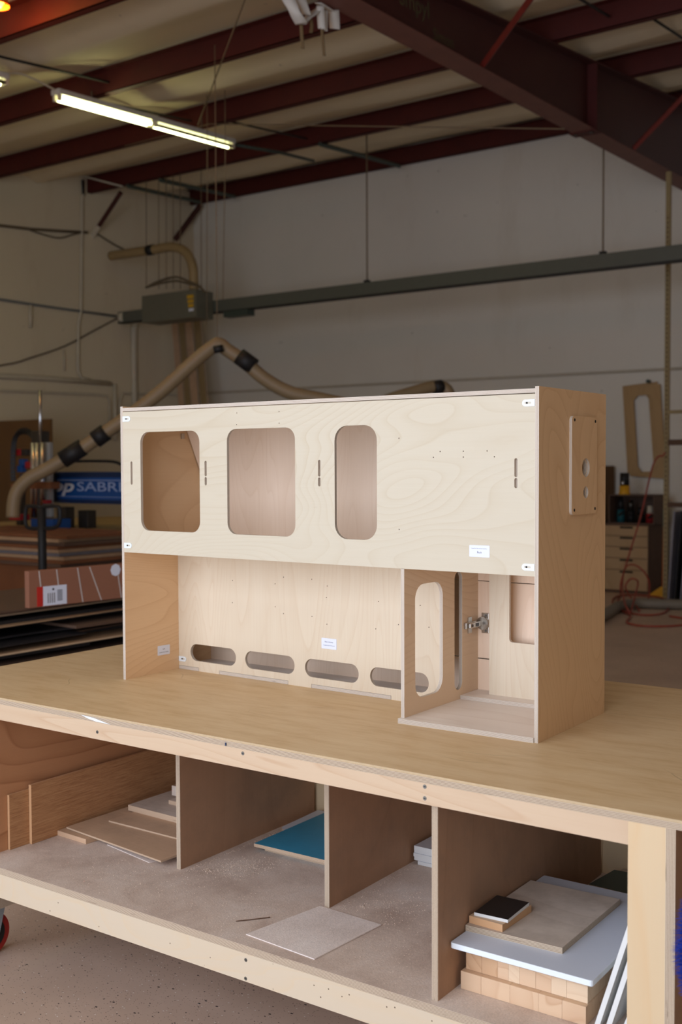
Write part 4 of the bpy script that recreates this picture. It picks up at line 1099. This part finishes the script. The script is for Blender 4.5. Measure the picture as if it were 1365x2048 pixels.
# brown backboard
pa = onY(-20, 843, 8.6); pb_ = onY(104, 1040, 8.6)
tag(MB().box((max(pa.x, -11.7), 8.6, 0.0), (pb_.x, 8.63, pa.z), bev=0.002).build('backboard', M['brown_board']), 'large brown hardboard panel standing behind the router machine', 'board')
# dust hose
hs = empty('dust_hose', atD(435, 688, 9.0), 'long tan dust collection hose arching up over the machine', 'hose')
ho = hs.location
path = [(26, 1035), (28, 1005), (36, 980), (58, 957), (85, 943), (112, 928), (160, 900), (200, 872), (250, 838), (320, 785), (390, 722), (428, 692), (440, 689), (455, 700), (490, 724), (530, 758), (580, 785), (640, 798), (720, 815)]
P = smooth_path([atD(a, b, 9.0) - ho for a, b in path], 5)
rad = [0.056] * len(P)
MB().tube(P, rad, 14).build('hose_body', M['hose'], hs)
for a, b in (((125, 920), (166, 894)), ((190, 880), (212, 864)), ((478, 712), (508, 734))):
    MB().tube([atD(*a, 9.0) - ho, atD(*b, 9.0) - ho], 0.071, 14).build('rubber_cuff', M['black'], hs)
MB().tube([atD(428, 700, 8.93) - ho, atD(446, 696, 8.93) - ho], 0.03, 8).build('hose_clamp', M['black'], hs)
MB().tube([Vector((0, 0, 0)), Vector((0, 0, pur_z(ho.y) + 0.02 - ho.z))], 0.004, 5).build('suspension_cord', M['wire'], hs)
P = smooth_path([atD(700, 835, 9.2) - ho, atD(760, 806, 9.3) - ho, atD(820, 786, 9.4) - ho, atD(878, 772, 9.5) - ho, atD(900, 790, 9.5) - ho, atD(905, 840, 9.5) - ho, atD(906, 960, 9.5) - ho, Vector((atD(906, 960, 9.5).x - ho.x, atD(906, 960, 9.5).y - ho.y, 0.005 - ho.z))], 5)
MB().tube(P, 0.05, 12).build('hose_tail', M['hose'], hs)
MB().tube([atD(868, 776, 9.47) - ho, atD(884, 773, 9.5) - ho], 0.058, 12).build('rubber_cuff', M['black'], hs)
# plywood stack on a crate, pallet jack handle, cardboard carton, offcut pile
xr = onY(124, 1072, 5.38).x
zt_ = onY(60, 1068, 5.38).z; zb_ = onY(60, 1132, 5.38).z
cr_ = empty('plywood_crate', (xr - 0.7, 5.85, 0), 'orange-brown plywood crate carrying a stack of panels at left', 'crate')
hz = zb_ - 0.001
for (a, b) in (((-1.0, -0.4, 0.0), (0.66, -0.38, hz - 0.015)), ((-1.0, 0.38, 0.0), (0.66, 0.4, hz - 0.015)), ((-1.0, -0.38, 0.0), (-0.98, 0.38, hz - 0.015)), ((0.64, -0.38, 0.0), (0.66, 0.38, hz - 0.015)), ((-0.98, -0.38, 0.0), (0.64, 0.38, 0.02)), ((-1.0, -0.4, hz - 0.015), (0.66, 0.4, hz))):
    MB().box(a, b).build('crate_panel', M['orange_ply'], cr_)
zz = zb_
cols = ['sheet_brown', 'orange_ply', 'sheet_tan', 'sheet_grey', 'sheet_tan', 'orange_ply', 'sheet_brown', 'sheet_tan', 'orange_ply']
names_ = ['lowest', 'second', 'third', 'fourth', 'fifth', 'sixth', 'seventh', 'eighth', 'topmost']
for i in range(9):
    t_ = (zt_ - zb_) / 9 - 0.002
    x1 = xr - 0.02 + rng.uniform(-0.07, 0.05)
    o = MB().box((xr - 1.6, 5.40 + rng.uniform(0, 0.04), zz), (x1, 6.15, zz + t_)).build('stacked_panel', M[cols[i]])
    tag(o, names_[i] + ' panel of the wood stack at the left edge, behind the black handle', 'panel', 'panels stacked on the crate'); zz += t_ + 0.0015
jy = 5.12
j0 = onY(85, 1125, jy)
jk = empty('pallet_jack', (j0.x, jy, 0), 'black pallet jack with an upright loop handle at left', 'pallet jack')
jo = jk.location
MB().tube([Vector((0, 0, 0.10)), j0 - jo, onY(83, 1015, jy) - jo], 0.030, 10).build('shaft', M['black'], jk)
lp_ = [(83, 1014), (58, 1012), (52, 1018), (51, 1045), (58, 1056), (85, 1057), (110, 1055), (119, 1044), (120, 1020), (112, 1012), (83, 1014)]
MB().tube(smooth_path([onY(a, b, jy) - jo for a, b in lp_], 4), 0.014, 8).build('loop_handle', M['black'], jk)
MB().box((-0.12, -0.1, 0.06), (0.12, 0.12, 0.26), bev=0.02).build('pump_body', M['black'], jk)
MB().box((-0.70, -0.10, 0.04), (-0.12, -0.02, 0.10)).build('fork', M['black'], jk)
MB().box((-0.70, 0.10, 0.04), (-0.12, 0.18, 0.10)).build('fork', M['black'], jk)
MB().tube([(-0.05, 0, 0.06), (0.05, 0, 0.06)], 0.06, 16, smooth=False).build('wheel', M['red_dk'], jk)
# offcut pile on a low cart
ct = empty('low_cart', (-5.0, 3.9, 0), 'low dark cart under the jumbled offcut pile', 'cart')
MB().box((-0.6, -1.05, 0.13), (0.75, 0.95, 0.17)).build('deck', M['carcass'], ct)
for a in (-0.5, 0.65):
    for b in (-0.95, 0.85):
        MB().tube([(a - 0.02, b, 0.064), (a + 0.02, b, 0.064)], 0.064, 16, smooth=False).build('wheel', M['black'], ct)
ZPT = 0.716
zz = 0.171
r5 = random.Random(21)
cols = ['sheet_black', 'sheet_tan', 'sheet_black', 'sheet_black', 'sheet_brown', 'sheet_black', 'sheet_grey', 'sheet_black', 'sheet_brown', 'sheet_black', 'sheet_black']
ordn = ['lowest', 'second', 'third', 'fourth', 'fifth', 'sixth', 'seventh', 'eighth', 'ninth', 'tenth', 'eleventh', 'twelfth', 'thirteenth', 'fourteenth', 'fifteenth', 'sixteenth', 'seventeenth', 'eighteenth', 'nineteenth', 'twentieth']
ordn += ['twenty-' + x for x in ['first', 'second', 'third', 'fourth', 'fifth', 'sixth', 'seventh', 'eighth', 'ninth']] + ['thirtieth'] + ['thirty-' + x for x in ['first', 'second', 'third', 'fourth', 'fifth', 'sixth', 'seventh', 'eighth', 'ninth']] + ['fortieth']
ordn += ['forty-' + x for x in ['first', 'second', 'third', 'fourth', 'fifth', 'sixth', 'seventh', 'eighth', 'ninth']]
for i in range(49):
    t_ = r5.choice([0.005, 0.008, 0.010, 0.014]) if i > 8 else 0.022
    if zz + t_ > ZPT: break
    frac = (zz - 0.17) / (ZPT - 0.17)
    hx = -4.42 + 0.24 * (1 - frac) + r5.uniform(-0.10, 0.12)
    yc = r5.uniform(3.75, 4.05); ly = r5.uniform(1.3, 2.1)
    if i > 8 and i % 3 == 0: yc = r5.choice([3.3, 4.3]); ly = r5.uniform(0.8, 1.2)
    me = prism_mesh('offcut_sheet', rect(-0.85, -ly / 2, 0, ly / 2), [], t_)
    c_ = cols[i % 11]
    o = link('offcut_sheet', me, None, [M[c_], M['pale_edge'] if c_ in ('sheet_tan', 'sheet_brown', 'sheet_grey') and i % 2 else M[c_]])
    o.location = (hx, yc, zz); o.rotation_euler = (0, 0, r5.uniform(-0.10, 0.10))
    tag(o, ordn[i] + ' sheet from the bottom of the jumbled offcut pile, ' + {'sheet_black': 'black', 'sheet_tan': 'tan', 'sheet_brown': 'brown', 'sheet_grey': 'grey'}[c_], 'sheet', 'offcut sheets in the pile left of the bench')
    zz += t_ + r5.choice([0.0005, 0.0005, 0.006])
ZP = zz
for i, (x1, ya, yb, c_, lab) in enumerate(((-4.40, 2.9, 4.3, 'sheet_brown', 'pale sheet edge on top of the pile, below the shipping sticker'), (-4.37, 2.8, 3.6, 'sheet_brown', 'topmost pale sheet at the left end of the offcut pile'))):
    o = MB().box((x1 - 0.8, ya, ZP + i * 0.0105), (x1, yb, ZP + i * 0.0105 + 0.010)).build('offcut_sheet', M[c_])
    tag(o, lab, 'sheet')
ZP2 = ZP + 0.0105
# cardboard carton
cb = empty('cardboard_box', (0, 0, 0), 'long flat cardboard carton with straps and red-white shipping sticker', 'carton')
c1 = Vector((0, 0, ZP2 + 0.0105))
pA = onZ(58, 1217, c1.z); pB = onZ(245, 1196, c1.z)
cb.location = pA
ang = math.atan2((pB - pA).y, (pB - pA).x)
cb.rotation_euler = (0, math.radians(0), ang)
lenw = (pB - pA).length * 1.25
hgt = (onY(47, 1142, pA.y) - pA).z
MB().box((0, 0, 0), (lenw, 0.035, hgt), bev=0.003).build('carton_body', M['cardboard'], cb)
for k, (f_, tilt_) in enumerate(((0.10, 0.02), (0.28, 0.02), (0.50, 0.03), (0.63, 0.07), (0.93, 0.03))):
    x_ = f_ * lenw * 0.8
    panel('strap', cb, (x_, -0.0002, 0.0), (1, 0, 0), (0, 0, 1), [(tilt_, 0.002), (tilt_ + 0.006, 0.002), (0.006, hgt - 0.002), (0, hgt - 0.002)], 0.0008, [M['tape'], M['tape']])
st = panel('shipping_sticker', cb, (0.045, -0.0004, 0.004), (1, 0, 0), (0, 0, 1), rect(0.035, 0, 0.17, 0.095), 0.0008, [M['paper'], M['paper']])
panel('red_strip', cb, (0.045, -0.0004, 0.004), (1, 0, 0), (0, 0, 1), rect(0.0, 0, 0.034, 0.095), 0.0008, [M['red_print'], M['red_print']])
for k in range(7):
    MB().box((0.115, 0.02 + k * 0.008, 0.0009), (0.145, 0.024 + k * 0.008, 0.0012)).build('barcode_bar', M['ink'], st)
for k in range(4):
    MB().box((0.06 + k * 0.012, 0.012, 0.0009), (0.065 + k * 0.012, 0.06, 0.0012)).build('print_line', M['sheet_grey'], st)
MB().tube([(0.092, 0.078, 0.0008), (0.092, 0.078, 0.0013)], 0.006, 10).build('print_dot', M['ink'], st)
panel('round_sticker', cb, (0, -0.0006, 0), (1, 0, 0), (0, 0, 1), circ(0.74 * lenw, hgt - 0.03, 0.032, 8), 0.0008, [M['paper'], M['paper']])

# ------------------------------------------------------------------ right: drawers, crate, template, hoses
dc = empty('drawer_cabinet', (-4.62, 12.05, 0), 'birch drawer unit with dark finger slots at the far right', 'cabinet')
MB().box((-0.40, -0.24, 0.0), (0.245, 0.30, 0.76)).build('carcass', M['carcass'], dc)
zz_ = [0.03, 0.255, 0.385, 0.51, 0.63, 0.745]
for i in range(5):
    dr = MB().box((-0.395, -0.262, zz_[i] + 0.003), (0.24, -0.2402, zz_[i + 1] - 0.003), bev=0.001).build('drawer', M['drawer'], dc)
    MB().box((-0.075, -0.2635, zz_[i + 1] - 0.032), (0.075, -0.2622, zz_[i + 1] - 0.010), bev=0.0004).build('finger_slot', M['dark_hole'], dr)
oc2 = empty('tool_crate', (-4.60, 11.98, 0.7605), 'open plywood box of power tools standing on the drawer unit', 'crate')
for a, b in (((-0.24, -0.16, 0), (0.28, 0.24, 0.012)), ((-0.24, -0.16, 0.31), (0.28, 0.24, 0.322)), ((-0.24, -0.16, 0.012), (-0.228, 0.24, 0.31)), ((0.268, -0.16, 0.012), (0.28, 0.24, 0.31)), ((-0.228, 0.228, 0.012), (0.268, 0.24, 0.31))):
    MB().box(a, b).build('crate_panel', M['sheet_brown'], oc2)
def tool(name, x, z0, mat, mat2, lab, h=0.2, seg=1):
    e = empty(name, (x, 11.92, z0), lab, 'power tool')
    MB().tube([(0, 0.02, 0.0), (0, 0.02, h * 0.55)], [0.045, 0.04], 14).build('motor_body', mat, e)
    MB().tube([(0, 0.02, h * 0.55), (0, 0.02, h)], [0.036, 0.028], 14).build('head', mat2, e)
    MB().tube([(0, -0.03, h * 0.3), (0.05, -0.05, h * 0.45)], 0.014, 8).build('handle', M['black'], e)
tool('power_tool', -4.745, 0.773, M['teal_tool'], M['black'], 'teal and black tool at the left inside the tool box', 0.26)
tool('power_tool', -4.63, 0.773, M['black'], M['steel_dk'], 'grey and black router in the middle of the tool box', 0.25)
tool('power_tool', -4.52, 0.773, M['steel_dk'], M['black'], 'small silver tool next to the red one in the tool box', 0.17)
tool('power_tool', -4.41, 0.773, M['red_tool'], M['conduit'], 'red tool at the right inside the tool box', 0.19)
tr = empty('trim_router', (-4.70, 11.93, 1.083), 'yellow and black trim router standing on the tool box', 'power tool')
MB().tube([(0, 0, 0), (0, 0, 0.02), (0, 0, 0.10)], [0.07, 0.06, 0.055], 16).build('base', M['yellow'], tr)
MB().tube([(0, 0, 0.10), (0, 0, 0.24)], [0.052, 0.05], 16).build('motor', M['black'], tr)
MB().tube([(0, -0.052, 0.10), (0, -0.052, 0.15)], 0.018, 10).build('steel_badge', M['chrome'], tr)
# template frame hung on back wall
q = [onY(1252, 777, 12.56), onY(1322, 768, 12.56), onY(1334, 958, 12.56), onY(1262, 952, 12.56)]
c0 = q[3].copy()
loc = [((p - c0).x, (p - c0).z) for p in (q[3], q[2], q[1], q[0])]
hq = [onY(1269, 801, 12.56), onY(1278, 791, 12.56), onY(1302, 790, 12.56), onY(1308, 800, 12.56), onY(1318, 935, 12.56), onY(1310, 945, 12.56), onY(1286, 945, 12.56), onY(1277, 933, 12.56)]
hloc = [((p - c0).x, (p - c0).z) for p in hq]
tf = panel('template_frame', None, c0, (1, 0, 0), (0, 0, 1), loc, 0.02, [M['template'], M['template']], [hloc])
tag(tf, 'plywood template frame with rounded opening hung on the back wall', 'frame')
hq2 = [(x * 1.0 - 0.03, z) for x, z in loc]
tf2 = panel('template_frame', None, c0 + Vector((-0.04, 0.018, 0.03)), (1, 0, 0), (0, 0, 1), loc, 0.012, [M['template'], M['template']], [[(x - 0.02, z - 0.02) for x, z in hloc]])
tag(tf2, 'second template frame half hidden behind the hung one', 'frame')
pn = onY(1299, 763, 12.55)
tag(MB().tube([pn, pn + Vector((0, -0.05, 0))], 0.022, 8).build('wall_peg', M['green_strut']), 'dark peg above the hung template frame', 'peg')
# strut post
po_ = empty('strut_post', (-4.115, 11.6, 0), 'tan perforated steel post at the right edge, floor to rafter', 'post')
MB().box((-0.024, -0.002, 0), (0.024, 0.002, rz_b(11.6) - 0.001)).box((-0.024, 0.002, 0), (-0.020, 0.04, rz_b(11.6) - 0.001)).box((0.020, 0.002, 0), (0.024, 0.04, rz_b(11.6) - 0.001)).build('channel', M['osb_tan'], po_)
ho_ = MB()
for k in range(80): ho_.box((-0.006, -0.0026, 0.03 + k * 0.05), (0.006, -0.0021, 0.055 + k * 0.05))
h_ = ho_.build('punched_slots', M['carcass'], po_); h_['kind'] = 'stuff'
# rack with shelf bars at the right edge
for i, (z_, m_, r_, lab) in enumerate(((1.965, 'osb_tan', 0.018, 'tan horizontal bar fixed to the post, upper one'), (1.645, 'carcass', 0.03, 'dark horizontal bar fixed to the post, lower one'), (0.99, 'carcass', 0.025, 'dark rail above the leaning pale sheets'))):
    tag(MB().box((-4.09, 11.58, z_ - r_), (-2.9, 11.62, z_ + r_)).build('rack_bar', M[m_]), lab, 'bar', 'bars at the right edge')
for i, (x_, m_) in enumerate(((-4.00, 'lavender'), (-3.93, 'black'), (-3.87, 'lavender'), (-3.80, 'sheet_grey'))):
    me = prism_mesh('leaning_sheet', rect(0, 0, 0.55, 0.93), [], 0.012)
    o = link('leaning_sheet', me, None, [M[m_], M[m_]]); o.matrix_world = frame(Vector((x_, 11.35, 0.002)), (0.0, 1, 0), (0.06 + 0.01 * i, 0, 1))
    tag(o, ['leftmost pale lavender sheet', 'black sheet', 'second pale lavender sheet', 'grey sheet'][i] + ' leaning behind the post at the right edge', 'sheet', 'sheets at the right edge')
# broom / yellow stand
st_ = empty('yellow_stand', (-4.19, 11.75, 0), 'orange pole on a yellow foot beside the post', 'stand')
MB().tube([(0, 0, 0.09), (0.02, 0, 1.36)], 0.016, 8).build('pole', M['orange'], st_)
MB().tube([(0.013, 0, 0.75), (0.015, 0, 0.93)], 0.024, 8).build('grip', M['teal_tool'], st_)
bmx = bmesh.new()
vs = [bmx.verts.new(p) for p in ((-0.15, -0.06, 0), (0.12, -0.06, 0), (0.12, 0.06, 0), (-0.15, 0.06, 0), (-0.02, -0.02, 0.10), (0.02, -0.02, 0.10), (0.02, 0.02, 0.10), (-0.02, 0.02, 0.10))]
for q_ in ((3, 2, 1, 0), (4, 5, 6, 7), (0, 1, 5, 4), (1, 2, 6, 5), (2, 3, 7, 6), (3, 0, 4, 7)): bmx.faces.new([vs[i] for i in q_])
me = bpy.data.meshes.new('foot'); bmx.to_mesh(me); bmx.free()
link('foot', me, st_, M['yellow'])
# air hose: hangs on the post then coils on the floor
A = 11.40
hp = [onY(1331, 905, A), onY(1326, 912, A), onY(1318, 913, A), onY(1308, 928, A), onY(1298, 965, A), onY(1288, 1010, A), onY(1276, 1055, A), onY(1262, 1100, A), onY(1250, 1140, A), onY(1243, 1165, A)]
z_h = 0.012
fl = [(1242, 1190), (1236, 1205), (1250, 1222), (1290, 1230), (1330, 1225), (1338, 1208), (1320, 1195), (1270, 1190), (1235, 1193), (1226, 1205), (1245, 1222), (1262, 1232), (1255, 1245), (1290, 1252), (1340, 1252), (1375, 1248), (1380, 1240), (1340, 1232)]
hp += [onY(1242, 1180, 11.42)] + [onZ(a, b, z_h) for a, b in fl]
tag(MB().tube(smooth_path(hp, 6), 0.009, 7).build('air_hose', M['airhose']), 'red-orange air hose hanging from the post and coiled on the floor', 'hose')
lo = [onZ(1262, 1228, z_h), onZ(1250, 1205, 0.10), onY(1246, 1165, 11.2), onY(1252, 1135, 11.2), onY(1270, 1130, 11.2), onY(1290, 1145, 11.2), onY(1300, 1170, 11.2), onZ(1296, 1215, z_h)]
tag(MB().tube(smooth_path(lo, 6), 0.009, 7).build('air_hose', M['airhose']), 'springy red-orange hose loop standing up in front of the drawers', 'hose')
lo = [onZ(1280, 1222, z_h), onY(1258, 1188, 10.9), onY(1252, 1172, 10.9), onY(1262, 1158, 10.9), onY(1274, 1160, 10.9), onY(1276, 1172, 10.9), onZ(1262, 1226, z_h)]
tag(MB().tube(smooth_path(lo, 6), 0.0085, 7).build('air_hose', M['airhose']), 'small inner red-orange hose loop near the drawers', 'hose')
pg = [onZ(1150, 1260, 0.05), onZ(1213, 1228, 0.05), onZ(1240, 1212, 0.05), onZ(1275, 1207, 0.05), onZ(1320, 1208, 0.05), onZ(1400, 1210, 0.05)]
tag(MB().tube(smooth_path(pg, 6), 0.05, 12).build('floor_duct', M['grey_hose']), 'fat grey flexible duct lying on the floor at right', 'duct')
pa = onY(1213, 930, 12.3)
tag(MB().box((-5.35, 12.1, 0), (-5.05, 12.5, 1.40)).build('side_board', M['brown_board']), 'brown upright panel just behind the cabinet side', 'board')
# dark fixings on the ceiling seam and wall
